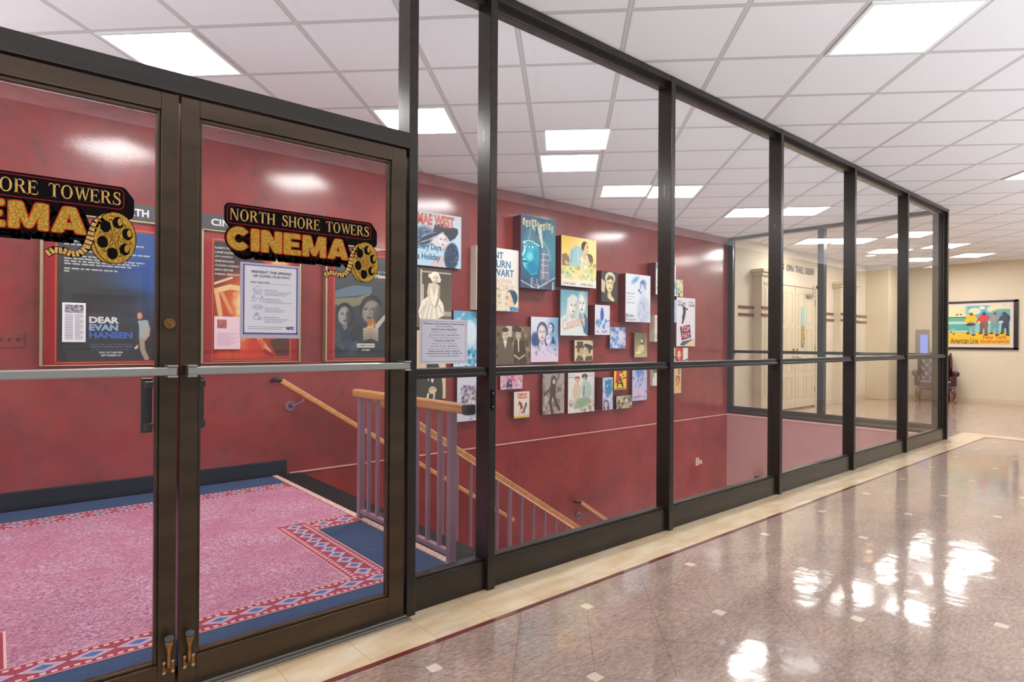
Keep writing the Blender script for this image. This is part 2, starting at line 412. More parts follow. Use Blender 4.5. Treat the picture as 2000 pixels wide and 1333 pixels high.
def granite_material():
    s = NT('polished_granite_tile'); P, x, y, z = s.pos()
    S = s.math('DIVIDE', s.math('SUBTRACT', x, 1.313), 0.436); T = s.math('DIVIDE', s.math('SUBTRACT', y, 2.008), 0.446)
    a, b = s.math('ADD', S, T), s.math('SUBTRACT', S, T)
    joint = s.math('MAXIMUM', s.near(a, 0.0045), s.near(b, 0.0045))
    rs, rt = s.math('ROUND', S), s.math('ROUND', T)
    par = s.math('LESS_THAN', s.math('ABSOLUTE', s.math('SUBTRACT', s.math('FLOORED_MODULO', s.math('ADD', rs, rt), 2.0), 0.0)), 0.5)
    ins = s.math('MULTIPLY', s.math('MULTIPLY', s.near(S, 0.058), s.near(T, 0.057)), par)
    # clouds, veins and dark grains; each tile turned a little in tone
    cell = s.n('ShaderNodeTexWhiteNoise', noise_dimensions='2D'); cv = s.n('ShaderNodeCombineXYZ')
    s.t.links.new(s.math('FLOOR', a), cv.inputs[0]); s.t.links.new(s.math('FLOOR', b), cv.inputs[1]); s.t.links.new(cv.outputs[0], cell.inputs['Vector'])
    n1 = s.noise(P, 2.6, 6, 0.6, (1.0, 2.2, 1)); n2 = s.noise(P, 26, 8, 0.8, (1, 2.6, 1)); n3 = s.noise(P, 150, 3, 0.6, (1, 1.6, 1))
    c = s.ramp(n1, [(0.34, (138, 110, 96)), (0.48, (168, 134, 114)), (0.56, (180, 148, 126)), (0.68, (190, 148, 124))])
    c = s.mix(s.math('MULTIPLY', cell.outputs['Value'], 0.30), c, (152, 126, 112))
    g = s.ramp(n2, [(0.40, (84, 68, 64)), (0.50, (166, 140, 128)), (0.62, (214, 184, 166))])
    c = s.mix(0.5, c, g)
    vn = s.noise(P, 4.5, 8, 0.75, (1.0, 3.2, 1)); c = s.mix(s.math('MULTIPLY', s.near(s.math('MULTIPLY', vn, 5.0), 0.07), 0.22), c, (226, 196, 176))
    sp = s.math('GREATER_THAN', n3, 0.60); c = s.mix(s.math('MULTIPLY', sp, 0.5), c, (92, 80, 80))
    c = s.mix(s.math('MULTIPLY', joint, 0.8), c, (84, 70, 68))
    c = s.mix(ins, c, (226, 208, 186))
    s.t.links.new(c, s.b.inputs['Base Color'])
    s.b.inputs['Roughness'].default_value = 0.45; s.b.inputs['Coat Weight'].default_value = 1.0; s.b.inputs['Coat Roughness'].default_value = 0.085; s.b.inputs['Coat IOR'].default_value = 1.6
    w = s.noise(P, 5.5, 2, 0.4, (1.0, 1.0, 1)); w2 = s.noise(P, 30, 2, 0.5); s.bump(s.math('ADD', w, s.math('MULTIPLY', w2, 0.10)), 0.20, 0.010, ('Coat Normal',))
    return s.m
GRANITE = granite_material()

def marble_material():
    s = NT('cream_marble_tile'); P, x, y, z = s.pos()
    j = s.near(s.math('DIVIDE', s.math('SUBTRACT', x, 1.451), 0.306), 0.005); j2 = s.near(s.math('DIVIDE', s.math('SUBTRACT', y, 2.45), 0.306), 0.005)
    isX = s.math('LESS_THAN', x, 10.40); isT = s.math('LESS_THAN', y, 2.17)
    j = s.math('MAXIMUM', s.math('MULTIPLY', j, isX), s.math('MULTIPLY', j2, isT))
    n = s.noise(P, 3.0, 6, 0.62, (1, 3, 1))
    c = s.ramp(n, [(0.34, (222, 188, 144)), (0.5, (236, 208, 170)), (0.66, (244, 226, 196))])
    c = s.mix(s.math('MULTIPLY', j, 0.6), c, (160, 130, 100)); s.t.links.new(c, s.b.inputs['Base Color'])
    s.b.inputs['Roughness'].default_value = 0.35; s.b.inputs['Coat Weight'].default_value = 0.8; s.b.inputs['Coat Roughness'].default_value = 0.06
    w = s.noise(P, 5.5, 2, 0.4); s.bump(w, 0.2, 0.012, ('Coat Normal',))
    return s.m
MARBLE = marble_material()

LAT0 = Vector((2.1793, 2.5610)); LATA = Vector((0.4411, -0.4440)); LATB = Vector((0.4450, 0.4402))
def lattice(i, j): return LAT0 + LATA*i + LATB*j
def ceiling_material():
    s = NT('ceiling_tile'); P, x, y, z = s.pos()
    det = LATA.x*LATB.y-LATA.y*LATB.x
    dx, dy = s.math('SUBTRACT', x, LAT0.x), s.math('SUBTRACT', y, LAT0.y)
    u = s.math('DIVIDE', s.math('SUBTRACT', s.math('MULTIPLY', dx, LATB.y), s.math('MULTIPLY', dy, LATB.x)), det)
    v = s.math('DIVIDE', s.math('SUBTRACT', s.math('MULTIPLY', dy, LATA.x), s.math('MULTIPLY', dx, LATA.y)), det)
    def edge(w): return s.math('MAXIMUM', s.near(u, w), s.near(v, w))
    bar, gap, rim = edge(0.016), edge(0.022), edge(0.036)  # gap: dark line along each bar, shadow painted into the tile colour
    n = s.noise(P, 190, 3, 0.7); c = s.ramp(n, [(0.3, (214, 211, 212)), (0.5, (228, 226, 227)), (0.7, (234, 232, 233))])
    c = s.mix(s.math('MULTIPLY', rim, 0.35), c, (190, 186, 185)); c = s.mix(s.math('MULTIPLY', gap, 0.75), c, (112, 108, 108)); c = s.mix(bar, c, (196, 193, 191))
    s.t.links.new(c, s.b.inputs['Base Color']); s.b.inputs['Roughness'].default_value = 0.8
    h = s.math('SUBTRACT', 1.0, s.math('MULTIPLY', rim, 0.8)); s.bump(h, 0.4, 0.01)
    return s.m
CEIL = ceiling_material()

# ------------------------------------------------------------------ the shell
YR = 5.60      # red wall
structure(MB().box(-6, 17, -1.0, 2.56, -0.2, 0, GRANITE).box(9.75, 17, 2.56, 5.5, -0.2, 0, GRANITE).build('floor'))
structure(MB().box(-1.2, 1.93, 2.56, YR, -0.2, 0.042, RUBBER).build('floor.001'))
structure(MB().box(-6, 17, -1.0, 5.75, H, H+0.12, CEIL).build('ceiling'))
structure(MB().box(-1.2, 9.66, YR, YR+0.15, -3.3, H, REDWALL).build('wall_back'))
structure(MB().box(-1.2, 9.6, 2.5, 2.56, -3.3, -0.2, REDWALL).build('wall_near'))
structure(MB().box(9.6, 9.75, 2.56, YR, -3.3, 0.05, PINKP).build('wall_right'))
structure(MB().box(1.93, 1.96, 2.56, YR, -3.3, 0.02, REDWALL).build('wall_landing'))
structure(MB().box(16.55, 16.7, -1.0, 5.65, 0, H, CREAM).build('wall_far'))
structure(MB().box(9.66, 16.55, 5.5, 5.65, 0, H, CREAM).build('wall_corridor'))
structure(MB().box(-6, -0.95, 2.45, 2.56, 0, H, CREAM).build('wall_beside'))
# floor inlay round the storefront: cream marble band and maroon line
structure(MB().box(-0.95, 10.70, 2.19, 2.475, 0, 0.002, MARBLE).box(10.40, 10.70, -1.0, 2.19, 0, 0.002, MARBLE).box(9.76, 10.70, 2.475, 2.50, 0, 0.002, MARBLE).build('trim_1'))
MAROONTILE = mat('maroon_tile', (122, 44, 36), rough=0.3, coat=0.8, coat_rough=0.05, var=(104, 34, 30), vscale=3)
structure(MB().box(-0.95, 10.40, 2.165, 2.19, 0, 0.0022, MAROONTILE).box(10.375, 10.40, -1.0, 2.165, 0, 0.0022, MAROONTILE).build('trim_2'))
structure(MB().box(10.70, 10.715, -1.0, 2.52, 0, 0.0021, mat('tan_line', (178, 128, 88), rough=0.4)).build('trim_3'))
structure(MB().box(-0.45, 1.45, 2.405, 2.58, 0, 0.011, STEEL).box(-0.45, 1.45, 2.42, 2.43, 0.011, 0.014, STEEL).box(-0.45, 1.45, 2.45, 2.465, 0.011, 0.014, STEEL).box(-0.45, 1.45, 2.50, 2.515, 0.011, 0.014, STEEL).build('trim_4'))
# ledges below the glass and on the red wall
structure(MB().box(2.07, 9.6, YR-0.008, YR, 0.048, 0.062, PINKL).build('trim_5'))
structure(MB().box(9.585, 9.6, 2.6, YR-0.008, 0.045, 0.07, PINKL).build('trim_6'))
NAVYBASE = mat('navy_rubber_base', (20, 23, 36), rough=0.6, spec=0.3, var=(26, 30, 46), vscale=6)
structure(MB().box(-1.2, 2.04, YR-0.018, YR, 0.051, 0.185, NAVYBASE).build('baseboard_back', bevel=0.008))
structure(MB().box(16.53, 16.55, -1.0, 5.5, 0, 0.10, CREAMTRIM).build('baseboard_far'))
structure(MB().box(9.76, 10.3, 5.48, 5.5, 0, 0.10, CREAMTRIM).box(12.95, 16.5, 5.48, 5.5, 0, 0.10, CREAMTRIM).build('baseboard_side'))
structure(MB().box(1.955, 2.16, 2.56, YR-0.02, 0.02, 0.054, RUBBER).box(2.13, 2.16, 2.56, YR-0.02, -0.16, 0.02, RUBBER).build('trim_7'))

# storefront glazing --------------------------------------------------------
Y0, Y1 = 2.45, 2.56
def glazed_bay(n, x0, x1, mull=True, right=False):
    w = structure(empty('window_%d' % n, (x0, 2.5, 0)))
    xa = x0
    if mull:
        MB().box(x0, x0+0.046, Y0, Y1, 0, H, BRONZE).build('mullion', w, bevel=0.003); xa = x0+0.046
    xb = x1
    MB().box(xa, xb, 2.478, 2.55, 0, 0.150, BRONZE).box(xa, xb, 2.486, 2.535, 0.150, 0.163, BRONZE).build('base_rail', w, bevel=0.003)
    MB().box(xa, xb, 2.468, 2.55, 1.097, 1.145, BRONZE).box(xa, xb, 2.460, 2.468, 1.100, 1.118, BRONZE).build('mid_rail', w, bevel=0.004)
    MB().box(xa, xb, 2.452, 2.50, 3.043, H, BRONZE).box(xa, xb, 2.49, 2.56, 3.012, H, BRONZE).build('header_rail', w, bevel=0.003)
    MB().box(xa+0.001, xb-0.001, 2.503, 2.509, 0.15, 1.10, GLASS).build('glass_pane', w)
    MB().box(xa+0.001, xb-0.001, 2.503, 2.509, 1.14, 3.03, GLASS).build('glass_pane', w)
    return w
glazed_bay(1, 1.451, 1.924)
for k in range(5): glazed_bay(2+k, 1.924+1.555*k, 1.924+1.555*(k+1))
MB().box(1.936, 1.957, 2.444, 2.451, 0.925, 1.030, mat('black_latch_metal', (24, 22, 22), rough=0.3, metal=0.5)).disc((1.9465, 2.4435, 1.012), 0.004, 'y', 0.003, STEEL, 10).disc((1.9465, 2.4435, 0.943), 0.004, 'y', 0.003, STEEL, 10).build('strike_plate', bpy.data.objects['window_2'])
# corner post and the short return glazing at the far end of the stairwell
w = structure(empty('window_7', (9.7, 2.5, 0)))
MB().box(9.699, 9.745, Y0, Y1, 0, H, BRONZE).box(9.63, 9.699, 2.48, Y1, 0, H, BRONZE).box(9.60, 9.63, 2.50, 2.60, 0, H, BRONZE).build('corner_post', w, bevel=0.003)
def return_bay(n, y0, y1, w=None):
    w = w or structure(empty('window_%d' % n, (9.65, y0, 0)))
    MB().box(9.60, 9.71, y0-0.09, y0, 0.05, H, BRONZE).build('mullion', w, bevel=0.003) if n > 7 else None
    MB().box(9.605, 9.70, y0, y1, 0.07, 0.185, BRONZE).box(9.63, 9.68, y0, y1, 0.185, 0.20, BRONZE).build('base_rail', w, bevel=0.003)
    MB().box(9.61, 9.70, y0, y1, 1.108, 1.156, BRONZE).build('mid_rail', w, bevel=0.003)
    MB().box(9.60, 9.70, y0, y1, 3.03, H, BRONZE).build('header_rail', w, bevel=0.003)
    MB().box(9.652, 9.658, y0+0.001, y1-0.001, 0.19, 1.12, GLASS).build('glass_pane', w)
    MB().box(9.652, 9.658, y0+0.001, y1-0.001, 1.15, 3.04, GLASS).build('glass_pane', w)
return_bay(7, 2.60, 4.01, w)
return_bay(8, 4.10, 5.51)
MB().box(9.60, 9.71, 5.51, 5.60, 0.05, H, BRONZE).build('mullion', bpy.data.objects['window_8'], bevel=0.003)
# transom over the doors and one bay past them
w = structure(empty('window_9', (0.5, 2.5, 2.2)))
MB().box(-0.476, 1.451, Y0, Y1, 2.165, 2.238, BRONZE).build('transom_bar', w, bevel=0.003)
MB().box(-0.476, 1.451, 2.452, 2.50, 3.043, H, BRONZE).box(-0.476, 1.451, 2.49, 2.56, 3.012, H, BRONZE).build('header_rail', w, bevel=0.003)
MB().box(-0.475, 1.450, 2.503, 2.509, 2.235, 3.03, GLASS).build('glass_pane', w)
MB().box(-0.50, -0.454, Y0, Y1, 0, H, BRONZE).build('mullion', w, bevel=0.003)
glazed_bay(10, -0.95, -0.50)

# double glass doors --------------------------------------------------------
def door_leaf(name, x0, x1, gl, gr, meet_right):
    d = structure(empty(name, (x0, 2.48, 0)))
    z0, z1, ya, yb = 0.014, 2.158, 2.456, 2.502
    MB().box(x0, gl-0.012, ya, yb, z0, z1, DOORBR).box(gl-0.012, gl, ya+0.010, yb-0.010, 0.118, 2.095, DOORBR).build('stile', d, bevel=0.003)
    MB().box(gr+0.012, x1, ya, yb, z0, z1, DOORBR).box(gr, gr+0.012, ya+0.010, yb-0.010, 0.118, 2.095, DOORBR).build('stile', d, bevel=0.003)
    MB().box(gl-0.012, gr+0.012, ya, yb, z0, 0.118, DOORBR).box(gl, gr, ya+0.010, yb-0.010, 0.118, 0.130, DOORBR).build('bottom_rail', d, bevel=0.003)
    MB().box(gl-0.012, gr+0.012, ya, yb, 2.095, z1, DOORBR).box(gl, gr, ya+0.010, yb-0.010, 2.083, 2.095, DOORBR).build('top_rail', d, bevel=0.003)
    MB().box(gl+0.0005, gr-0.0005, 2.482, 2.488, 0.131, 2.082, GLASS).build('glass_pane', d)
    pa, pb = (x0+0.012, x1-0.014)
    p = MB().box(pa, pb, 2.385, 2.425, 1.150, 1.180, STEEL).build('push_bar', d, bevel=0.004)
    for xx in (pa, pb-0.028):
        MB().box(xx-0.002, xx+0.030, 2.380, 2.455, 1.143, 1.150, STEEL).box(xx-0.002, xx+0.030, 2.380, 2.455, 1.180, 1.187, STEEL).box(xx+0.006, xx+0.022, 2.425, 2.456, 1.150, 1.180, STEEL).build('end_bracket', p, bevel=0.002)
    # pull plate on the cinema side
    hx = gr-0.03 if meet_right else gl-0.005
    MB().box(hx, hx+0.035, 2.545, 2.565, 0.937, 1.135, BRONZE).box(hx+0.005, hx+0.03, 2.502, 2.545, 0.95, 0.975, BRONZE).box(hx+0.005, hx+0.03, 2.502, 2.545, 1.10, 1.125, BRONZE).build('pull_handle', d, bevel=0.002)
    # flip-down door stop near the meeting edge
    sx = (x1-0.024) if meet_right else (x0+0.034)
    br = MB().box(sx-0.018, sx-0.010, 2.448, 2.456, 0.088, 0.128, BRASS).box(sx+0.010, sx+0.018, 2.448, 2.456, 0.088, 0.128, BRASS).box(sx-0.012, sx+0.012, 2.450, 2.456, 0.090, 0.104, BRASS)
    for cx in (sx-0.014, sx+0.014):
        for cz in (0.090, 0.126): br.disc((cx, 2.447, cz), 0.0055, 'y', 0.005, STEEL, 12)
    lever = MB().tube([(sx, 2.440, 0.095), (sx-0.001, 2.436, 0.13), (sx-0.002, 2.430, 0.165), (sx-0.003, 2.424, 0.19), (sx-0.003, 2.420, 0.212)], [0.0065, 0.0062, 0.0065, 0.011, 0.0145], BRASS, 14).build('door_stop', d)
    tip = MB().tube([(sx-0.003, 2.420, 0.212), (sx-0.003, 2.418, 0.224)], [0.015, 0.0145], mat('grey_rubber_tip', (84, 86, 94), rough=0.6), 16).build('rubber_tip', lever)
    br.build('hinge_bracket', lever)
    return d
d1 = door_leaf('door_1', -0.430, 0.500, -0.360, 0.432, True)
d2 = door_leaf('door_2', 0.508, 1.438, 0.581, 1.351, False)
MB().disc((0.473, 2.452, 1.334), 0.0185, 'y', 0.012, BRASS, 28).disc((0.473, 2.4455, 1.334), 0.011, 'y', 0.004, BRASS, 20).box(0.4715, 0.4745, 2.4425, 2.444, 1.322, 1.334, BLACKINK).build('lock_cylinder', d1)

# ceiling fixtures ----------------------------------------------------------
def emission(name, rgb, s):
    m = bpy.data.materials.new(name); m.use_nodes = True; t = m.node_tree; t.nodes.clear()
    o = t.nodes.new('ShaderNodeOutputMaterial'); e = t.nodes.new('ShaderNodeEmission'); e.inputs[0].default_value = lin(rgb); e.inputs[1].default_value = s
    t.links.new(e.outputs[0], o.inputs[0]); MATS[name] = m; return m
LAMP = emission('lit_diffuser', (250, 250, 250), LIGHT_STRENGTH)
def panel_light(i, j, label, group):
    c = [lattice(i, j), lattice(i+1, j), lattice(i+1, j+1), lattice(i, j+1)]; m = sum(c, Vector((0, 0)))/4
    L = tag(empty('ceiling_light', (m.x, m.y, H-0.012)), label, 'ceiling light', group)
    def ring(k, z): return [(m.x+(q.x-m.x)*k, m.y+(q.y-m.y)*k, z) for q in c]
    fr = MB(); fr.rings([ring(0.965, H), ring(0.955, H-0.010), ring(0.885, H-0.010), ring(0.87, H-0.002)], WHITE, cap=False, smooth=False); fr.build('frame', L)
    q = ring(0.875, H-0.006); MB().prism(q, (0, 0, 0.004), LAMP).build('diffuser', L)
    return L
cor, cin = 'square panel lights over the corridor', 'square panel lights over the cinema stairwell'
panel_light(3, 0, 'large lit square ceiling panel at the top right, nearest the camera', cor)
panel_light(8, 5, 'lit square ceiling panel cut by the right edge of the picture', cor)
panel_light(-3, -6, 'added unseen square ceiling panel left of the camera, brightening the corridor', cor)  # added out of view to brighten the corridor side of the doors
panel_light(6, 1, 'lit square ceiling panel over the corridor, mirrored in the glass wall', cor)
panel_light(12, 7, 'lit square ceiling panel far down the corridor, mirrored in the far glass', cor)
panel_light(-4, 0, 'lit square ceiling panel above the double doors at the upper left', cin)
panel_light(-2, 2, 'lit square ceiling panel behind the mullion right of the doors', cin)
panel_light(0, 4, 'lit square ceiling panel above the bright skyscraper canvas', cin)
panel_light(2, 6, 'lit square ceiling panel crossed by the third tall mullion', cin)
panel_light(4, 8, 'lit square ceiling panel above the far corner of the red wall', cin)
panel_light(7, 12, 'lit square ceiling panel above the cream double doors, left of a pair', cor)
panel_light(8, 12, 'lit square ceiling panel above the cream double doors, right of a pair', cor)
panel_light(10, 14, 'lit square ceiling panel just past the small round downlight', cor)
panel_light(12, 16, 'lit square ceiling panel near the far column', cor)
panel_light(9, 11, 'lit square ceiling panel behind the fifth tall mullion', cor)
panel_light(11, 13, 'lit square ceiling panel seen between the last two mullions', cor)
panel_light(13, 15, 'lit square ceiling panel above the framed travel poster', cor)
r = tag(empty('recessed_downlight', (13.61, 4.76, H)), 'small round warm recessed downlight in the far ceiling', 'ceiling light')
rm = MB(); rr = lambda q, z: [(13.61+q*math.cos(a*math.pi/12), 4.76+q*math.sin(a*math.pi/12), z) for a in range(24)]
rm.rings([rr(0.11, H-0.001), rr(0.105, H-0.010), rr(0.085, H-0.010), rr(0.08, H-0.002)], WHITE, cap=False).build('trim_ring', r)
MB().disc((13.61, 4.76, H-0.005), 0.081, 'z', 0.003, emission('warm_bulb', (255, 214, 150), 14.0)).build('bulb', r)

# corridor wall beyond the stairwell ---------------------------------------
def pilaster(n, x0, x1, y, dirn=-1, z1=2.47):
    s = structure(empty('trim_%d' % n, ((x0+x1)/2, y, 0))); yb = y + 0.16*dirn
    a, b = min(y, yb), max(y, yb); f = yb
    MB().box(x0, x1, a, b, 0, z1, CREAMTRIM).build('pier', s, bevel=0.004)
    g = MB()
    for k in range(4):
        xx = x0+0.12+k*(x1-x0-0.24)/3; g.box(xx-0.006, xx+0.006, f-0.004, f+0.004, 0.35, z1-0.2, mat('cream_shadow_groove', (188, 160, 122), rough=0.6))
    g.box(x0+0.08, x1-0.08, f-0.006, f+0.006, z1-0.16, z1-0.11, MATS['cream_shadow_groove']).build('groove', s)
    e = 0.03
    MB().box(x0-e, x1+e, a-(e if dirn < 0 else 0), b+(e if dirn > 0 else 0), z1, z1+0.06, CREAMTRIM).box(x0-2*e, x1+2*e, a-(2*e if dirn < 0 else 0), b+(2*e if dirn > 0 else 0), z1+0.06, z1+0.12, CREAMTRIM).build('cornice', s, bevel=0.006)
    return s
pilaster(10, 10.28, 10.86, 5.5)
pilaster(11, 13.65, 14.45, 5.5)
structure(MB().box(15.45, 16.15, 5.02, 5.5, 0, H, CREAMTRIM).build('trim_12', bevel=0.01))
st = MB()
for z0 in (1.755, 1.885):
    for a, b in ((9.78, 10.28), (12.98, 13.65), (14.45, 15.45)): st.box(a, b, 5.482, 5.5, z0, z0+0.045, MAROON)
    for a, b in ((10.27, 10.87), (13.64, 14.46)): st.box(a, b, 5.325, 5.345, z0, z0+0.045, MAROON)
structure(st.build('trim_13'))
# double cream doors
DOORC = mat('cream_door_paint', (212, 196, 164), rough=0.4, coat=0.2)
GROOVE = MATS['cream_shadow_groove']
structure(MB().box(10.88, 10.96, 5.44, 5.5, 0.0, 2.46, CREAMTRIM).box(12.68, 12.76, 5.44, 5.5, 0.0, 2.46, CREAMTRIM).box(10.88, 12.76, 5.44, 5.5, 2.38, 2.48, CREAMTRIM).build('trim_14', bevel=0.004))
def panel_door(name, x0, x1, hinge_right):
    d = structure(empty(name, ((x0+x1)/2, 5.48, 0.03)))
    MB().box(x0+0.003, x1-0.003, 5.455, 5.499, 0.03, 2.378, DOORC).build('door_panel', d, bevel=0.003)
    g = MB(); w = 0.008
    for zA, zB in ((0.22, 0.62), (0.72, 1.55), (1.65, 2.25)):
        for xa, xb in (((x0+0.12), (x0+x1)/2-0.05), ((x0+x1)/2+0.05, x1-0.12)):
            g.box(xa, xb, 5.452, 5.456, zA, zA+w, GROOVE).box(xa, xb, 5.452, 5.456, zB-w, zB, GROOVE).box(xa, xa+w, 5.452, 5.456, zA, zB, GROOVE).box(xb-w, xb, 5.452, 5.456, zA, zB, GROOVE)
    g.build('moulding', d)
    hx = x0+0.07 if hinge_right else x1-0.07; sgn = 1 if hinge_right else -1
    MB().disc((hx, 5.447, 1.15), 0.028, 'y', 0.016, BRASS).disc((hx, 5.447, 1.00), 0.026, 'y', 0.016, BRASS).tube([(hx, 5.43, 1.0), (hx, 5.40, 1.0), (hx+0.03*sgn, 5.395, 1.0), (hx+0.11*sgn, 5.395, 1.0)], 0.009, BRASS, 8).build('lever_handle', d)
    ex = x1-0.006 if hinge_right else x0+0.006
    for hz in (0.35, 1.2, 2.1): MB().tube([(ex, 5.45, hz-0.05), (ex, 5.45, hz+0.05)], 0.008, BRASS, 8).build('hinge', d)
    if hinge_right:
        c = MB().box(x1-0.42, x1-0.16, 5.40, 5.455, 2.20, 2.26, STEEL).build('door_closer', d, bevel=0.006)
        MB().tube([(x1-0.20, 5.41, 2.27), (x1-0.45, 5.30, 2.30)], 0.009, STEEL, 8).tube([(x1-0.45, 5.30, 2.30), (x1-0.1, 5.43, 2.42)], 0.009, STEEL, 8).build('closer_arm', c)
    return d
panel_door('door_3', 10.97, 11.80, False)
panel_door('door_4', 11.81, 12.67, True)

# ------------------------------------------------------------------ landing carpet with woven borders
def carpet():
    s = NT('carpet_field'); P, x, y, z = s.pos()
    n1 = s.noise(P, 3.0, 6, 0.65); n2 = s.noise(P, 70, 6, 0.85, (1.0, 2.2, 1)); n3 = s.noise(P, 260, 2, 0.6)
    c = s.ramp(n2, [(0.43, (140, 66, 96)), (0.5, (190, 126, 154)), (0.57, (234, 196, 216))]); c = s.mix(s.math('MULTIPLY', s.math('SUBTRACT', n1, 0.38), 2.2), c, (184, 96, 128))
    s.t.links.new(c, s.b.inputs['Base Color']); s.b.inputs['Roughness'].default_value = 0.95; s.bump(n3, 0.5, 0.004)
    field = s.m
    def wool(name, a, b): 
        q = NT(name); P, x, y, z = q.pos(); n = q.noise(P, 120, 4, 0.8); q.t.links.new(q.ramp(n, [(0.35, a), (0.65, b)]), q.b.inputs['Base Color']); q.b.inputs['Roughness'].default_value = 0.95; q.bump(n, 0.4, 0.003); return q.m
    blue = wool('carpet_blue', (38, 58, 94), (60, 84, 122)); red = wool('carpet_red', (150, 44, 62), (184, 70, 84))
    pale = wool('carpet_pale_pink', (214, 162, 178), (238, 196, 208)); dia = wool('carpet_diamond', (172, 140, 172), (206, 178, 200)); mid = wool('carpet_deep_blue', (46, 74, 138), (96, 132, 176))
    wht = wool('carpet_white_edge', (236, 176, 180), (246, 200, 200))
    m = MB(); X0, X1, Ya, Yb = -1.24, 1.985, 2.664, 5.826
    m.box(X0, X1, Ya, Yb, 0.0, 0.006, blue)
    z = 0.0068
    def rect(xa, xb, ya, yb, zz, mt): m.face([(xa, ya, zz), (xb, ya, zz), (xb, yb, zz), (xa, yb, zz)], mt)
    # field: far part right up to the curb, near part inside the notch
    rect(X0, 1.985, 4.18, 5.30, z, field); rect(X0, 1.46, 3.05, 4.18, z, field)
    def band(p, q, w, flip=1, step=0.16, start=0.0):
        """woven band from p to q (axis aligned), width w growing to the left of travel"""
        p, q = Vector((p[0], p[1], 0)), Vector((q[0], q[1], 0)); t = (q-p).normalized(); nrm = Vector((-t.y, t.x, 0))*flip; L = (q-p).length
        def quad(a, b, c, d, e, mt): m.face([(p+t*a+nrm*c)+Vector((0, 0, e)), (p+t*b+nrm*c)+Vector((0, 0, e)), (p+t*b+nrm*d)+Vector((0, 0, e)), (p+t*a+nrm*d)+Vector((0, 0, e))], mt)
        quad(0, L, 0, w, z+0.0008, red); quad(0, L, 0, 0.005, z+0.0014, wht); quad(0, L, w-0.005, w, z+0.0014, wht)
        g = w*0.09; bw = w*0.115; n = int(L/0.036)
        for k in range(n):
            a = k*0.036
            quad(a, a+0.020, g, g+bw, z+0.0014, pale); quad(a, a+0.020, w-g-bw, w-g, z+0.0014, pale)
        k = start
        c0 = w/2; hh = (w/2-g-bw)*0.92
        while k + step <= L+0.02:
            cx = k+step/2
            for hw, h2, mt, e in ((step*0.54, hh*1.06, mid, 0.0012), (step*0.49, hh*0.98, pale, 0.0016), (step*0.42, hh*0.86, dia, 0.0020), (step*0.24, hh*0.5, mid, 0.0024)):
                m.face([(p+t*(min(max(cx+a, 0), L))+nrm*(c0+b))+Vector((0, 0, z+e)) for a, b in ((-hw, 0), (0, -h2), (hw, 0), (0, h2))], mt)
            k += step
    band((X0, 5.285), (1.985, 5.285), 0.18)                    # along the red wall
    band((1.665, 2.895), (X0, 2.895), 0.16, flip=-1)         # along the doors
    band((1.666, 4.19), (1.985, 4.19), 0.205, flip=-1)          # notch, far side
    band((1.455, 3.05), (1.455, 4.19), 0.21, flip=-1, step=0.113)   # notch, long side
    rect(1.660, 1.667, 2.90, 3.99, z+0.0016, wht)
    rect(X0, 0.005, 3.08, 3.44, z+0.001, red); rect(0.0, 0.030, 3.06, 3.44, z+0.0012, red); rect(0.030, 0.040, 3.06, 3.45, z+0.0014, wht)
    LS = 0.961; m.v = [(p[0]*LS, p[1]*LS, p[2]+0.042) for p in m.v]
    o = m.build('carpet'); tag(o, 'pink carpet with blue margin and woven diamond border on the landing behind the doors', 'carpet')
    e = MB(); e.box(1.908, 1.952, 2.56, 5.58, 0.0425, 0.055, mat('frayed_pink_edge', (198, 132, 128), rough=0.9, var=(232, 210, 196), vscale=60)); e.build('frayed_edge', o)
carpet()

# ------------------------------------------------------------------ stairs and railings
SR = 0.64
stp = MB(); CARPD = mat('dark_red_stair_carpet', (96, 30, 38), rough=0.9)
for k in range(9):
    x = 2.16+k*0.279; zs = 0.05-0.178*(k+1); stp.box(x, x+0.285, 3.86, YR-0.001, zs-0.2, zs, CARPD).box(x+0.235, x+0.295, 3.86, YR-0.002, zs-0.01, zs+0.004, RUBBER)
stp.box(4.67, 5.80, 3.86, YR-0.001, -2.0, -1.72, CARPD)
for k in range(9):
    x = 5.80+k*0.279; stp.box(x, x+0.285, 3.86, YR-0.001, -1.72-0.178*(k+1)-0.2, -1.72-0.178*(k+1), CARPD)
o = stp.build('staircase'); structure(o)

def G_(x, y, z):
    k = 0.9694; return (x*k, y*k, CAMH-(CAMH-z)*k)
def gbox(x0, x1, y0, y1, z0, z1, m):
    a, b = G_(x0, y0, z0), G_(x1, y1, z1); return MB().box(a[0], b[0], a[1], b[1], a[2], b[2], m)
def rrect_sweep(mb, path, w, h, m):
    """handrail section: rounded rectangle along a path in x or y"""
    path = [Vector(p) for p in path]; rs = []
    sec = []
    for cx, cy, a0 in ((w/2-0.012, h/2-0.012, 0), (-w/2+0.012, h/2-0.012, 90), (-w/2+0.012, -h/2+0.012, 180), (w/2-0.012, -h/2+0.012, 270)):
        for q in (0, 30, 60, 90): sec.append((cx+0.012*math.cos(math.radians(a0+q)), cy+0.012*math.sin(math.radians(a0+q))))
    for j, p in enumerate(path):
        t = (path[min(j+1, len(path)-1)]-path[max(j-1, 0)]).normalized(); a = t.cross(Vector((0, 0, 1))).normalized(); b = a.cross(t).normalized()
        rs.append([p+a*u+b*v for u, v in sec])
    mb.rings(rs, m, smooth=False); return mb
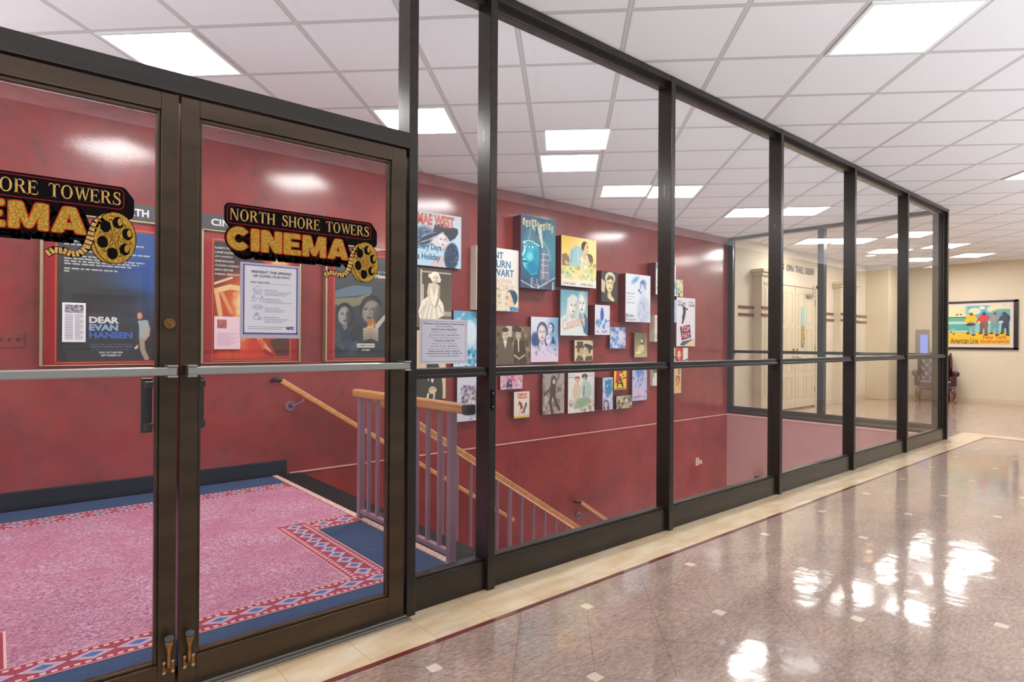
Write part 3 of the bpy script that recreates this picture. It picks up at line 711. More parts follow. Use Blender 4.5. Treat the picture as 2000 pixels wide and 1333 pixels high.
# level guard along the edge of the landing
g = tag(empty('guard_rail', (1.91, 3.3, 0.05)), 'short mauve steel guard rail with oak top standing on the landing edge', 'railing')
rrect_sweep(MB(), [G_(1.965, 4.03, 0.905), G_(1.965, 2.70, 0.905)], 0.062, 0.052, OAK).build('oak_top', g)
gbox(1.932, 1.998, 2.655, 2.70, 0.876, 0.934, DGREY).build('end_cap', g, bevel=0.008)
for y in (3.955, 2.84):
    p_ = gbox(1.945, 1.985, y-0.022, y+0.022, 0.03, 0.88, MAUVE); p_.v = [(q[0], q[1], max(q[2], 0.0555)) for q in p_.v]; p_.build('post', g, bevel=0.002)
gbox(1.948, 1.982, 2.865, 3.930, 0.068, 0.095, MAUVE).build('bottom_bar', g, bevel=0.002)
for k in range(8): gbox(1.954, 1.976, 3.835-k*0.125-0.010, 3.835-k*0.125+0.010, 0.096, 0.878, MAUVE).build('baluster', g)
# sloping guard down the open side of the stairs
g = tag(empty('stair_guard', (2.3, 3.83, 0)), 'sloping oak handrail on mauve balusters down the open side of the stairs', 'railing')
def zr(x): return 0.905-SR*(x-2.02) if x > 2.02 else 0.905
rrect_sweep(MB(), [G_(2.010, 3.95, 0.900), G_(2.06, 3.95, zr(2.06)), G_(4.9, 3.95, zr(4.9)), G_(4.98, 3.95, zr(4.9)-0.02)], 0.050, 0.052, OAK).build('handrail', g)
for k in range(19):
    x = 2.24+k*0.1365; wdt = 0.020 if abs(x-3.33) < 0.05 or k == 18 else 0.010
    gbox(x-wdt, x+wdt, 3.94, 3.96, zr(x)-0.82, zr(x)-0.02, MAUVE).build('baluster', g)
MB().prism([G_(2.08, 3.935, zr(2.08)-0.80), G_(4.75, 3.935, zr(4.75)-0.80), G_(4.75, 3.935, zr(4.75)-0.83), G_(2.08, 3.935, zr(2.08)-0.83)], (0, 0.03, 0), MAUVE).build('bottom_bar', g)
def wall_rail(x0, z0, x1, z1, label, brackets):
    g = tag(empty('wall_handrail', (x0, 5.5, z0)), label, 'handrail')
    r = rrect_sweep(MB(), [(x0, 5.50, z0), (x1, 5.50, z1)], 0.040, 0.050, OAK).build('rail', g)
    MB().tube([(x0+0.01, 5.505, z0), (x0-0.04, 5.53, z0+0.01), (x0-0.055, 5.58, z0)], [0.022, 0.020, 0.018], BRONZE, 10).build('return_end', g)
    for bx in brackets:
        bz = z0+(z1-z0)*(bx-x0)/(x1-x0)
        b = MB().disc((bx-0.10, 5.592, bz-0.10), 0.048, 'y', 0.014, MAUVE, 24).disc((bx-0.10, 5.583, bz-0.10), 0.018, 'y', 0.012, DGREY, 16)
        b.tube([(bx-0.10, 5.58, bz-0.10), (bx-0.07, 5.54, bz-0.095), (bx-0.02, 5.505, bz-0.06), (bx, 5.50, bz-0.02)], 0.009, MAUVE, 8).build('bracket', g)
wall_rail(1.955, 0.912, 4.70, 0.912-SR*2.745, 'oak handrail bracketed to the red wall, running down from the landing', (2.17, 3.4, 4.5))
wall_rail(5.86, -0.825, 7.9, -0.825-SR*2.04, 'short lower oak handrail on the red wall beside the lower flight', (6.02, 7.4))

# ------------------------------------------------------------------ canvases on the red wall
SIDE = mat('canvas_edge_dark_red', (96, 26, 32), rough=0.6)
SIDEP = mat('canvas_edge_pale', (220, 212, 196), rough=0.6)
INKS = {}
def ink(c):
    k = tuple(c)
    if k not in INKS: INKS[k] = mat('ink_%02x%02x%02x' % k, c, rough=0.6)
    return INKS[k]
GRP = 'movie canvases on the red wall'
def canvas(x0, z1, w, h, d, art, label, words=(), side=SIDE):
    y = YR-d; o = print_object('canvas_print', art, x0, z1, 'y', y, None, PRINT, d, side)
    tag(o, label, 'canvas print', GRP)
    for body, a, b, c, e, col, off in words:         # fractions of the canvas, top-down
        m = MB(); text_into(m, body, x0+a*w, x0+b*w, z1-e*h, z1-c*h, 'y', y-0.0012, ink(col), off); m.build('lettering', o)
    return o
A = Art
TEAL, NAVY, PALEB, WHT, CRM = (60, 150, 175), (34, 58, 98), (196, 222, 236), (238, 240, 242), (236, 226, 200)
SEP, SEPD, SEPL = (140, 118, 92), (66, 54, 42), (222, 208, 178)
# 1 hat portrait
a = A(0.587, 0.579, (206, 228, 238), res=0.004, seed=1); a.grad((216, 232, 240), (180, 216, 236)).ell(0.16, 0.46, 0.24, 0.17, (84, 100, 124), -12, 0.6)
for k in range(46): r_ = a.rng; x_, y_ = r_.uniform(0.0, 0.34), r_.uniform(0.30, 0.62); a.line([(x_, y_), (x_+r_.uniform(-0.10, -0.02), y_+r_.uniform(0.0, 0.06))], 0.012, [(56, 76, 108), (130, 164, 200), (96, 130, 168), (206, 222, 236)][r_.randint(4)], 0.7)
a.poly([(0.06, 0.56), (0.20, 0.47), (0.44, 0.36), (0.62, 0.27), (0.80, 0.22), (0.92, 0.24), (0.93, 0.33), (0.86, 0.43), (0.74, 0.50), (0.68, 0.42), (0.60, 0.38), (0.46, 0.47), (0.30, 0.56), (0.14, 0.62)], (66, 66, 78)).poly([(0.36, 0.38), (0.40, 0.22), (0.62, 0.17), (0.72, 0.27)], (78, 78, 92)).line([(0.14, 0.57), (0.40, 0.46), (0.60, 0.34)], 0.022, (196, 190, 206)).line([(0.08, 0.58), (0.3, 0.50)], 0.012, (150, 150, 170))
a.ell(0.50, 0.55, 0.17, 0.12, (228, 232, 240), 0, 0.5).face(0.58, 0.50, 0.115, 0.14, (246, 236, 230), (236, 230, 214), (96, 110, 136), -8, False, False, 0.05).ell(0.44, 0.56, 0.07, 0.05, (226, 226, 226), 0, 0.5).ell(0.70, 0.56, 0.06, 0.05, (226, 226, 226), 0, 0.5).poly([(0.30, 1), (0.44, 0.80), (0.62, 0.78), (0.70, 1)], (214, 200, 200))
a.ell(0.78, 0.78, 0.16, 0.26, (52, 66, 92), 8, 0.2)
for k in range(150): r_ = a.rng; q_ = r_.uniform(0, 6.28); d_ = r_.uniform(0.3, 1.05); x_, y_ = 0.78+0.16*d_*math.cos(q_), 0.78+0.25*d_*math.sin(q_); a.line([(x_, y_), (x_+r_.uniform(-0.03, 0.03), y_+r_.uniform(0.0, 0.04))], 0.010, [(30, 42, 66), (110, 134, 164), (74, 84, 104), (40, 96, 140)][r_.randint(4)], 0.8)
a.grain(3)
canvas(3.364, 2.661, 0.587, 0.579, 0.05, a, 'pale blue canvas of a woman in a wide dark hat, top left of the group',
       (('MAE WEST', 0.03, 0.84, 0.03, 0.25, (226, 122, 104), 0.05), ('Every Days', 0.03, 0.55, 0.58, 0.73, (54, 116, 150), 0.03), ('a Holiday', 0.03, 0.53, 0.77, 0.92, (54, 116, 150), 0.03)))
# 2 figure in a white dress
a = A(0.46, 0.631, (96, 86, 72), res=0.004, seed=2); a.grad((84, 76, 66), (120, 108, 90)).rect(0.13, 0.02, 0.17, 0.6, (206, 196, 170)).rect(0.16, 0.05, 0.98, 0.075, (186, 176, 152)).rect(0.0, 0.0, 0.05, 1, (190, 180, 160)).rect(0.16, 0.28, 0.22, 0.62, (190, 182, 166))
SK, SKD, DR, DRD = (226, 210, 180), (176, 156, 126), (244, 240, 224), (206, 196, 170)
a.poly([(0.40, 0.86), (0.50, 0.86), (0.44, 1.0), (0.33, 1.0)], SKD).poly([(0.56, 0.84), (0.66, 0.80), (0.84, 1.0), (0.68, 1.0)], SKD).poly([(0.36, 0.46), (0.60, 0.44), (0.76, 0.60), (0.80, 0.78), (0.62, 0.84), (0.50, 0.94), (0.30, 0.93), (0.14, 0.98), (0.08, 0.74), (0.16, 0.56)], DR)
for x_, y_, x2, y2 in ((0.30, 0.56, 0.14, 0.90), (0.36, 0.60, 0.26, 0.92), (0.44, 0.66, 0.40, 0.92), (0.54, 0.66, 0.58, 0.84), (0.62, 0.62, 0.72, 0.76), (0.22, 0.64, 0.12, 0.78)): a.line([(x_, y_), (x2, y2)], 0.03, DRD, 0.8).line([(x_+0.03, y_), (x2+0.03, y2)], 0.012, (176, 162, 134), 0.7)
a.poly([(0.34, 0.26), (0.46, 0.24), (0.56, 0.24), (0.67, 0.29), (0.62, 0.40), (0.58, 0.50), (0.40, 0.52), (0.36, 0.40)], SK).poly([(0.40, 0.30), (0.50, 0.46), (0.60, 0.30), (0.60, 0.50), (0.40, 0.52)], DR).line([(0.50, 0.30), (0.50, 0.46)], 0.012, SKD)
a.line([(0.36, 0.30), (0.33, 0.42), (0.42, 0.60), (0.52, 0.66)], 0.05, SK).line([(0.65, 0.31), (0.64, 0.46), (0.56, 0.64)], 0.05, SKD).ell(0.53, 0.14, 0.13, 0.095, (250, 246, 232)).ell(0.40, 0.12, 0.06, 0.035, (244, 240, 226), -20).ell(0.64, 0.18, 0.05, 0.05, (236, 230, 212)).face(0.54, 0.165, 0.075, 0.072, (238, 224, 198), (250, 246, 232), (96, 80, 64), 10, False)
a.blobs(26, [(70, 60, 48), (150, 136, 110)], (0.20, 0.90, 1.0, 1.0), (0.015, 0.05), 0.6).rect(0.76, 0.72, 1.0, 0.80, (196, 186, 160), 0.8).grain(4)
canvas(3.368, 2.056, 0.46, 0.631, 0.05, a, 'sepia canvas of a blonde figure in a billowing white dress, just above the notice')
# 3 tuxedo
a = A(0.382, 0.738, (226, 206, 172), seed=3); a.ell(0.28, 0.9, 0.62, 0.62, (66, 64, 54), 0, 0.03).rect(0, 0, 0.36, 0.55, (226, 196, 160)).ell(0.42, 0.2, 0.16, 0.12, (206, 172, 138)).poly([(0.0, 0.92), (0.15, 1), (0, 1)], (220, 206, 170)).poly([(0.36, 0.58), (0.46, 0.56), (0.42, 0.76)], (232, 222, 190)).ell(0.55, 0.70, 0.045, 0.06, (230, 220, 188)).ell(0.56, 0.64, 0.06, 0.02, (210, 200, 168)).ell(0.56, 0.87, 0.13, 0.055, (226, 204, 164)).line([(0.46, 0.86), (0.64, 0.84)], 0.014, (130, 110, 84)).line([(0.42, 0.92), (0.38, 1.0)], 0.06, (238, 232, 210)).line([(0.62, 0.93), (0.6, 1.0)], 0.05, (238, 232, 210)).grain(4)
canvas(3.373, 1.391, 0.382, 0.738, 0.05, a, 'tan canvas of a figure in a black tuxedo with clasped hands, under the notice')
# 4 blue portrait behind notice
a = A(0.384, 0.622, (150, 204, 224), seed=4); a.grad((96, 170, 206), (214, 232, 240)).blobs(50, [(60, 150, 190), (226, 240, 246), (120, 186, 214), (30, 130, 180)], size=(0.03, 0.10)).ell(0.62, 0.4, 0.22, 0.22, (216, 232, 240), 0, 0.4).blobs(40, [(40, 150, 196), (20, 90, 140)], (0.45, 0.65, 0.9, 1), (0.01, 0.04)).grain(4)
canvas(3.855, 1.618, 0.384, 0.622, 0.05, a, 'aqua and white canvas half covered by the right side of the notice')
# 5 lilac woman under the rail
a = A(0.336, 0.546, (214, 218, 230), seed=5); a.face(0.55, 0.6, 0.26, 0.22, (232, 224, 220), (150, 140, 164), (110, 96, 120), 10, True).blobs(70, [(96, 84, 110), (190, 172, 190), (130, 120, 150), (60, 60, 92)], (0.15, 0.28, 0.8, 0.62), (0.02, 0.06), 0.6).blobs(25, [(76, 96, 150), (150, 160, 200)], (0.5, 0.75, 1, 1), (0.02, 0.06), 0.5).grain(3)
canvas(3.909, 0.926, 0.336, 0.546, 0.05, a, 'lilac canvas of a curly haired woman, behind the end of the guard rail')
# 6 three names
a = A(0.624, 0.725, (232, 232, 222), res=0.005, seed=6); a.grad((236, 236, 234), (226, 222, 196)).profile(0.44, 0.80, 0.20, (232, 212, 178), (110, 130, 134), (110, 100, 92), left=False).ell(0.30, 0.86, 0.14, 0.14, (104, 126, 134), 20).line([(0.26, 0.74), (0.34, 0.90), (0.30, 1.0)], 0.02, (170, 182, 180)).profile(0.80, 0.82, 0.19, (236, 208, 172), (36, 80, 108), (90, 80, 74)).poly([(0.66, 1), (0.82, 0.92), (1, 0.94), (1, 1)], (92, 140, 176)).poly([(0.70, 1), (0.76, 0.93), (0.80, 1)], (236, 236, 236)).grain(3)
canvas(4.115, 2.359, 0.624, 0.725, 0.12, a, 'cream canvas with blue lettering over a couple in profile, beside the second mullion',
       (('GRANT', 0.06, 0.62, 0.06, 0.17, (50, 110, 160), 0.02), ('HEPBURN', 0.06, 0.80, 0.19, 0.31, (50, 110, 160), 0.02), ('STEWART', 0.12, 0.88, 0.33, 0.45, (50, 110, 160), 0.02), ('PHILADELPHIA', 0.10, 0.83, 0.48, 0.56, (226, 168, 140), 0.0), ('STORY', 0.30, 0.90, 0.58, 0.68, (226, 168, 140), 0.0)), SIDEP)
# 7 skyscraper (generic night city)
a = A(0.572, 0.865, (70, 110, 136), res=0.004, seed=7); a.grad((70, 112, 140), (46, 90, 124)).ell(0.98, 0.42, 0.40, 0.42, (84, 156, 168), 0, 0.8, 0.6)
for r0, c0 in ((0.56, (196, 222, 184)), (0.52, (120, 176, 176)), (0.60, (90, 150, 160))):
    a.line([(0.30+r0*math.cos(q_), 0.62-r0*0.66*math.sin(q_)) for q_ in [0.1+k*0.13 for k in range(11)]], 0.018, c0, 0.7)
a.poly([(0.44, 0.10), (0.58, 0.10), (0.64, 0.42), (0.60, 0.42)], (206, 218, 210)).poly([(0.30, 0.12), (0.38, 0.12), (0.50, 0.40), (0.46, 0.42)], (176, 204, 204)).poly([(0.42, 0.12), (0.46, 0.12), (0.52, 0.38), (0.49, 0.38)], (60, 92, 112))
T1, T2, T3, T4 = (42, 178, 198), (150, 222, 230), (14, 132, 172), (20, 84, 110)
a.poly([(0.07, 0.37), (0.08, 0.46), (0.03, 0.555), (0.07, 0.57), (0.05, 0.61), (0.08, 0.63), (0.06, 0.67), (0.12, 0.735), (0.22, 0.76), (0.28, 0.82), (0.46, 0.80), (0.50, 0.66), (0.52, 0.50), (0.46, 0.36)], T1).poly([(0.07, 0.37), (0.08, 0.46), (0.03, 0.555), (0.08, 0.57), (0.14, 0.50), (0.14, 0.37)], T2).poly([(0.06, 0.60), (0.13, 0.60), (0.12, 0.73), (0.07, 0.66)], T2).ell(0.34, 0.70, 0.15, 0.10, T3, -20, 0.6).ell(0.42, 0.56, 0.08, 0.12, (30, 150, 180), 0, 0.7).ell(0.26, 0.56, 0.09, 0.06, (120, 212, 222), 0, 0.7)
a.poly([(0.05, 0.375), (0.08, 0.27), (0.16, 0.19), (0.28, 0.155), (0.40, 0.19), (0.48, 0.28), (0.52, 0.40), (0.30, 0.345)], (84, 128, 144)).line([(0.05, 0.375), (0.18, 0.345), (0.32, 0.345), (0.52, 0.395)], 0.022, (206, 226, 222)).line([(0.28, 0.16), (0.22, 0.34)], 0.02, (150, 184, 190)).line([(0.40, 0.20), (0.44, 0.36)], 0.012, (50, 84, 104)).line([(0.14, 0.21), (0.10, 0.35)], 0.012, (50, 84, 104))
a.ell(0.12, 0.42, 0.045, 0.017, (230, 244, 244)).ell(0.12, 0.42, 0.02, 0.015, T4).ell(0.29, 0.425, 0.06, 0.019, (230, 244, 244)).ell(0.28, 0.425, 0.025, 0.017, T4).line([(0.07, 0.40), (0.16, 0.398)], 0.014, T4).line([(0.22, 0.405), (0.36, 0.40)], 0.014, T4).line([(0.17, 0.42), (0.14, 0.52), (0.08, 0.562)], 0.014, T4, 0.8).ell(0.12, 0.635, 0.07, 0.014, T4).ell(0.13, 0.66, 0.05, 0.012, (90, 200, 214))
a.poly([(0.54, 0.88), (0.57, 0.60), (0.60, 0.58), (0.60, 0.50), (0.63, 0.48), (0.64, 0.44), (0.66, 0.41), (0.67, 0.44), (0.70, 0.48), (0.74, 0.50), (0.75, 0.58), (0.79, 0.60), (0.84, 0.88)], (140, 142, 162))
for xx in (0.59, 0.625, 0.66, 0.70, 0.735, 0.77): a.line([(xx, 0.52 if 0.6 < xx < 0.75 else 0.61), (xx+(xx-0.68)*0.25, 0.88)], 0.010, (52, 52, 78))
for yy in (0.50, 0.58, 0.66, 0.76): a.line([(0.58, yy), (0.80, yy+0.004)], 0.010, (226, 228, 236))
a.poly([(0.62, 0.50), (0.66, 0.50), (0.66, 0.86), (0.61, 0.86)], (206, 208, 220), 0.6)
for k in range(26):
    r_ = a.rng; x_ = r_.uniform(0, 0.95); w_ = r_.uniform(0.04, 0.12); t_ = r_.uniform(0.82, 0.95); c0 = [(60, 72, 92), (96, 112, 134), (150, 164, 180), (40, 52, 74)][r_.randint(4)]
    a.rect(x_, t_, x_+w_, 1.0, c0)
    for q_ in range(3): a.line([(x_+w_*(0.2+0.3*q_), t_+0.01), (x_+w_*(0.2+0.3*q_), 1.0)], 0.006, (200, 210, 214), 0.7)
a.line([(0.0, 0.90), (0.40, 0.995)], 0.014, (230, 236, 240)).line([(0.50, 0.985), (1.0, 0.82)], 0.016, (226, 230, 236)).line([(0.60, 0.99), (1.0, 0.90)], 0.010, (60, 70, 90))
for k in range(11): x_ = 0.05+k*0.082; y_ = 0.045+0.022*math.sin(k*1.3)+k*0.004; a.poly([(x_, y_), (x_+0.06, y_-0.012), (x_+0.052, y_+0.085), (x_+0.008, y_+0.09)], [(236, 228, 176), (226, 224, 190), (206, 208, 160)][k % 3]).line([(x_+0.03, y_+0.02), (x_+0.03, y_+0.07)], 0.012, (96, 120, 130))
a.grain(3)
canvas(4.745, 2.787, 0.572, 0.865, 0.15, a, 'tall blue canvas of a turquoise helmeted head beside a skyscraper, largest and highest')
# 8 yellow couple
a = A(0.659, 0.642, (244, 220, 120), res=0.005, seed=8); a.grad((246, 206, 84), (240, 230, 186)).ell(0.85, 0.12, 0.45, 0.3, (250, 234, 160), 0, 0.8)
a.poly([(0.18, 0.46), (0.26, 0.26), (0.40, 0.16), (0.56, 0.20), (0.64, 0.34), (0.62, 0.52), (0.42, 0.60), (0.24, 0.60)], (164, 202, 204)).line([(0.30, 0.28), (0.28, 0.52)], 0.03, (120, 160, 164), 0.7).line([(0.46, 0.24), (0.48, 0.54)], 0.03, (206, 226, 220), 0.7).poly([(0.02, 0.38), (0.14, 0.34), (0.24, 0.48), (0.22, 0.60), (0.02, 0.60)], (160, 122, 100))
for k in range(6): a.line([(0.02+k*0.035, 0.38), (0.08+k*0.03, 0.58)], 0.008, (96, 66, 54), 0.8)
a.profile(0.68, 0.20, 0.13, (232, 200, 154), (62, 54, 50), (84, 60, 46), left=False).ell(0.80, 0.44, 0.10, 0.14, (104, 98, 72), 15).profile(0.74, 0.42, 0.11, (240, 218, 180), (110, 102, 76), (120, 90, 70)).poly([(0.52, 0.40), (0.64, 0.36), (0.80, 0.66), (0.72, 0.78), (0.60, 0.66)], (234, 232, 222)).line([(0.56, 0.36), (0.70, 0.44)], 0.05, (226, 196, 156))
a.blobs(90, [(160, 190, 120), (206, 210, 130), (226, 206, 120), (120, 150, 110), (180, 214, 206)], (0.02, 0.5, 1, 0.84), (0.01, 0.05), 0.6).rect(0, 0.86, 1, 1, (238, 232, 222)).grain(3)
canvas(5.471, 2.638, 0.659, 0.642, 0.10, a, 'yellow canvas of a couple embracing in a field, right of the skyscraper canvas',
       (('CLARK GABLE', 0.04, 0.40, 0.92, 0.97, (92, 84, 84), 0.0), ('VIVIEN LEIGH', 0.54, 0.90, 0.92, 0.97, (92, 84, 84), 0.0)))
# 9 duo in profile, teal
a = A(0.506, 0.587, (120, 176, 190), res=0.004, seed=9); a.grad((100, 164, 184), (206, 224, 222)).poly([(0.0, 0.62), (0.2, 0.52), (0.6, 0.60), (1, 0.9), (1, 1), (0, 1)], (216, 230, 226)).face(0.44, 0.36, 0.16, 0.19, (238, 232, 218), (206, 216, 208), (84, 104, 116), 6, True, True, 0.1).ell(0.44, 0.20, 0.20, 0.08, (214, 222, 214), -6).poly([(0.70, 0.52), (0.9, 0.50), (1, 0.62), (1, 1), (0.86, 0.92)], (60, 118, 146)).poly([(0.76, 0.56), (0.86, 0.54), (0.88, 0.84)], (236, 238, 236)).face(0.80, 0.30, 0.155, 0.21, (232, 234, 226), (150, 180, 186), (70, 92, 108), -4, True, False, -0.15).poly([(0.0, 0.72), (0.55, 0.60), (0.86, 1), (0, 1)], (224, 234, 230)).grain(3)
o = canvas(5.483, 1.947, 0.506, 0.587, 0.08, a, 'teal and white canvas of two large faces, directly under the yellow couple canvas')
m = MB(); text_into(m, 'Casablanca', 5.52, 5.94, 1.42, 1.56, 'y', YR-0.0812, ink((232, 176, 140)), 0.01, skew=0.22); m.build('lettering', o)
# 10 young man with hand to chin
a = A(0.326, 0.424, (70, 66, 58), seed=10); a.poly([(0, 0.25), (0.25, 0.35), (0.2, 0.7), (0, 0.66)], (206, 198, 156)).ell(0.55, 0.22, 0.32, 0.2, (216, 208, 176)).face(0.52, 0.42, 0.23, 0.25, (236, 218, 170), (216, 208, 176), (70, 58, 44), 0, False).poly([(0.3, 0.3), (0.45, 0.12), (0.75, 0.16), (0.8, 0.32), (0.6, 0.24), (0.4, 0.3)], (104, 90, 70)).ell(0.6, 0.86, 0.24, 0.07, (226, 206, 156), 25).line([(0.4, 0.72), (0.62, 0.76)], 0.05, (232, 214, 166)).line([(0.4, 0.8), (0.66, 0.84)], 0.05, (222, 200, 150)).grain(3)
canvas(6.248, 2.249, 0.326, 0.424, 0.09, a, 'sepia canvas of a fair haired youth with hand at chin, right of the yellow couple')
# 11 white and blue with script
a = A(0.562, 0.677, (226, 232, 240), seed=11); a.ell(0.38, 0.12, 0.16, 0.05, (120, 176, 214), -30, 0.8).ell(0.7, 0.22, 0.13, 0.12, (96, 130, 180), 0, 0.4).ell(0.66, 0.34, 0.12, 0.14, (214, 222, 236), 0, 0.4).ell(0.53, 0.33, 0.04, 0.03, (90, 110, 150)).ell(0.72, 0.76, 0.26, 0.3, (196, 204, 228), 0, 0.5).line([(0.6, 0.58), (0.72, 0.62), (0.78, 0.8), (0.95, 0.78)], 0.012, (84, 84, 120)).blobs(20, [(110, 140, 190), (70, 90, 150), (236, 240, 246)], (0.58, 0.14, 0.84, 0.4), (0.01, 0.03), 0.7).blobs(20, [(170, 180, 214), (214, 222, 240)], (0.5, 0.6, 1, 1), (0.02, 0.07), 0.5).words(0.03, 0.40, 0.36, 4, 0.065, (120, 130, 150), gap=0.2).grain(2)
canvas(6.708, 2.244, 0.562, 0.677, 0.13, a, 'white canvas with faint blue figure and black script title, left of the third mullion',
       (('Erin', 0.02, 0.32, 0.83, 0.90, (60, 58, 66), 0.01), ('Brockovich', 0.02, 0.42, 0.915, 0.975, (60, 58, 66), 0.0)))
# 12 small blue dancer
a = A(0.300, 0.401, (222, 220, 234), seed=12); a.ell(0.48, 0.32, 0.12, 0.22, (52, 110, 186), 0, 0.2).ell(0.47, 0.12, 0.05, 0.05, (90, 90, 140)).blobs(40, [(60, 120, 190), (226, 232, 244), (110, 160, 210)], (0.05, 0.5, 0.95, 0.75), (0.03, 0.09), 0.7).blobs(14, [(60, 100, 170), (236, 238, 246)], (0.1, 0.85, 0.9, 0.95), (0.03, 0.06), 0.7).grain(2)
canvas(6.088, 1.777, 0.300, 0.401, 0.12, a, 'small white canvas with a dancer in blue, under the sepia youth')
# 13 small square blue
a = A(0.335, 0.296, (190, 206, 236), seed=13); a.blobs(50, [(96, 128, 196), (222, 230, 246), (150, 176, 224), (110, 120, 170)], size=(0.04, 0.14), al=0.7).ell(0.7, 0.4, 0.18, 0.25, (216, 220, 238), 0, 0.5).grain(2)
canvas(6.478, 1.488, 0.335, 0.296, 0.05, a, 'small square hazy blue canvas, lower right of the dancer canvas')
# 14 sepia seated lady
a = A(0.294, 0.356, (130, 118, 86), seed=14); a.grad((110, 100, 76), (196, 182, 134)).ell(0.6, 0.4, 0.12, 0.18, (70, 60, 44)).ell(0.58, 0.34, 0.08, 0.08, (222, 208, 160)).ell(0.5, 0.66, 0.3, 0.16, (214, 200, 152), -25, 0.3).ell(0.3, 0.82, 0.2, 0.06, (232, 222, 180)).grain(5)
canvas(7.012, 1.419, 0.294, 0.356, 0.05, a, 'small sepia canvas of a reclining lady, under the white script canvas')
# 15 hats
a = A(0.356, 0.274, (222, 204, 164), seed=15); a.profile(0.34, 0.50, 0.22, (200, 178, 134), (110, 94, 70), (70, 60, 46), left=False).rect(0.12, 0.06, 0.46, 0.3, (92, 82, 70)).rect(0.04, 0.28, 0.54, 0.36, (84, 74, 62)).profile(0.70, 0.55, 0.20, (206, 186, 142), (96, 82, 62), (70, 60, 46)).ell(0.74, 0.28, 0.24, 0.10, (66, 58, 52), 12).ell(0.9, 0.35, 0.1, 0.12, (70, 62, 54)).poly([(0.05, 1), (0.2, 0.7), (0.45, 0.8), (0.5, 1)], (110, 94, 66)).poly([(0.55, 1), (0.6, 0.8), (0.95, 0.74), (1, 1)], (96, 84, 62)).grain(4)
canvas(5.773, 1.300, 0.356, 0.274, 0.05, a, 'small tan canvas of two people in hats face to face, just above the middle rail')
# 16 blue faces
a = A(0.472, 0.56, (206, 216, 236), seed=16); a.grad((222, 226, 240), (230, 214, 232)).ell(0.9, 0.3, 0.3, 0.4, (110, 170, 214), 0, 0.8, 0.8).ell(0.15, 0.5, 0.14, 0.16, (56, 90, 150), 0, 0.5).face(0.40, 0.36, 0.15, 0.18, (234, 222, 224), (84, 84, 120), (84, 84, 120), 0, True, True).ell(0.72, 0.24, 0.12, 0.12, (60, 74, 116)).face(0.70, 0.25, 0.085, 0.10, (226, 226, 240), (56, 70, 110), (80, 80, 120), 0, False).poly([(0.8, 0.4), (0.92, 0.62), (0.72, 0.58)], (40, 84, 130)).ell(0.62, 0.5, 0.09, 0.11, (216, 220, 240)).ell(0.63, 0.47, 0.03, 0.012, (80, 80, 110)).blobs(60, [(110, 110, 160), (176, 180, 214), (232, 226, 240), (84, 96, 160)], (0.05, 0.6, 0.95, 0.88), (0.01, 0.04), 0.6).grain(2)
canvas(5.006, 1.586, 0.472, 0.56, 0.05, a, 'blue and lilac canvas of a young woman and friends, under the skyscraper canvas')
# 17 sepia comic duo
a = A(0.574, 0.456, (120, 106, 86), seed=17); a.blobs(120, [(90, 78, 62), (176, 162, 134), (130, 114, 90), (70, 58, 46)], size=(0.02, 0.07), al=0.6).rect(0.32, 0.0, 0.48, 0.28, (206, 196, 176)).poly([(0.1, 1), (0.12, 0.42), (0.3, 0.34), (0.48, 0.45), (0.5, 1)], (110, 96, 76)).face(0.3, 0.25, 0.075, 0.12, (226, 208, 176), (80, 66, 52), (60, 48, 38), 0, False).ell(0.3, 0.1, 0.09, 0.06, (74, 62, 50)).poly([(0.25, 0.38), (0.35, 0.38), (0.3, 0.6)], (232, 224, 206)).poly([(0.52, 1), (0.54, 0.4), (0.66, 0.32), (0.84, 0.42), (0.9, 1)], (78, 64, 50)).face(0.66, 0.23, 0.07, 0.13, (216, 196, 164), (80, 66, 52), (56, 46, 36), 0, False).ell(0.67, 0.09, 0.08, 0.07, (70, 58, 46)).line([(0.66, 0.36), (0.67, 0.66)], 0.03, (222, 212, 192)).line([(0.55, 0.76), (0.68, 0.86), (0.84, 0.76)], 0.03, (216, 198, 168)).grain(5)
canvas(4.425, 1.462, 0.574, 0.456, 0.05, a, 'sepia canvas of two seated men in hats, beside the second mullion above the rail')
# 18.. hidden behind the third mullion
a = A(0.45, 0.392, (232, 226, 214), seed=18); a.blobs(30, [(200, 190, 170), (170, 160, 150)], size=(0.03, 0.1)).face(0.5, 0.5, 0.2, 0.3, (226, 206, 180), (90, 70, 60), (90, 70, 60))
canvas(7.421, 1.682, 0.45, 0.392, 0.10, a, 'canvas with a pale edge mostly hidden behind the third mullion, middle height', (), SIDEP)
a = A(0.496, 0.469, (230, 228, 224), seed=19); a.blobs(30, [(180, 180, 190), (120, 120, 140)], size=(0.03, 0.1)).face(0.45, 0.5, 0.2, 0.3, (226, 206, 180), (60, 60, 76), (90, 70, 60))
canvas(7.370, 2.453, 0.496, 0.469, 0.15, a, 'thick red sided canvas mostly hidden behind the third mullion, high up')
# 20 pink wide
a = A(0.348, 0.237, (226, 170, 186), seed=20); a.ell(0.42, 0.3, 0.2, 0.3, (206, 110, 130), 0, 0.3).poly([(0.24, 1), (0.3, 0.5), (0.5, 0.55), (0.55, 1)], (70, 60, 100)).blobs(60, [(236, 190, 200), (96, 80, 120), (110, 170, 180), (236, 226, 230), (206, 120, 150)], size=(0.01, 0.05), al=0.7).rect(0.05, 0.9, 0.95, 0.97, (232, 226, 232), 0.7).grain(3)
canvas(4.526, 0.946, 0.348, 0.237, 0.05, a, 'small pink and violet canvas cut by the rail, just right of the second mullion')
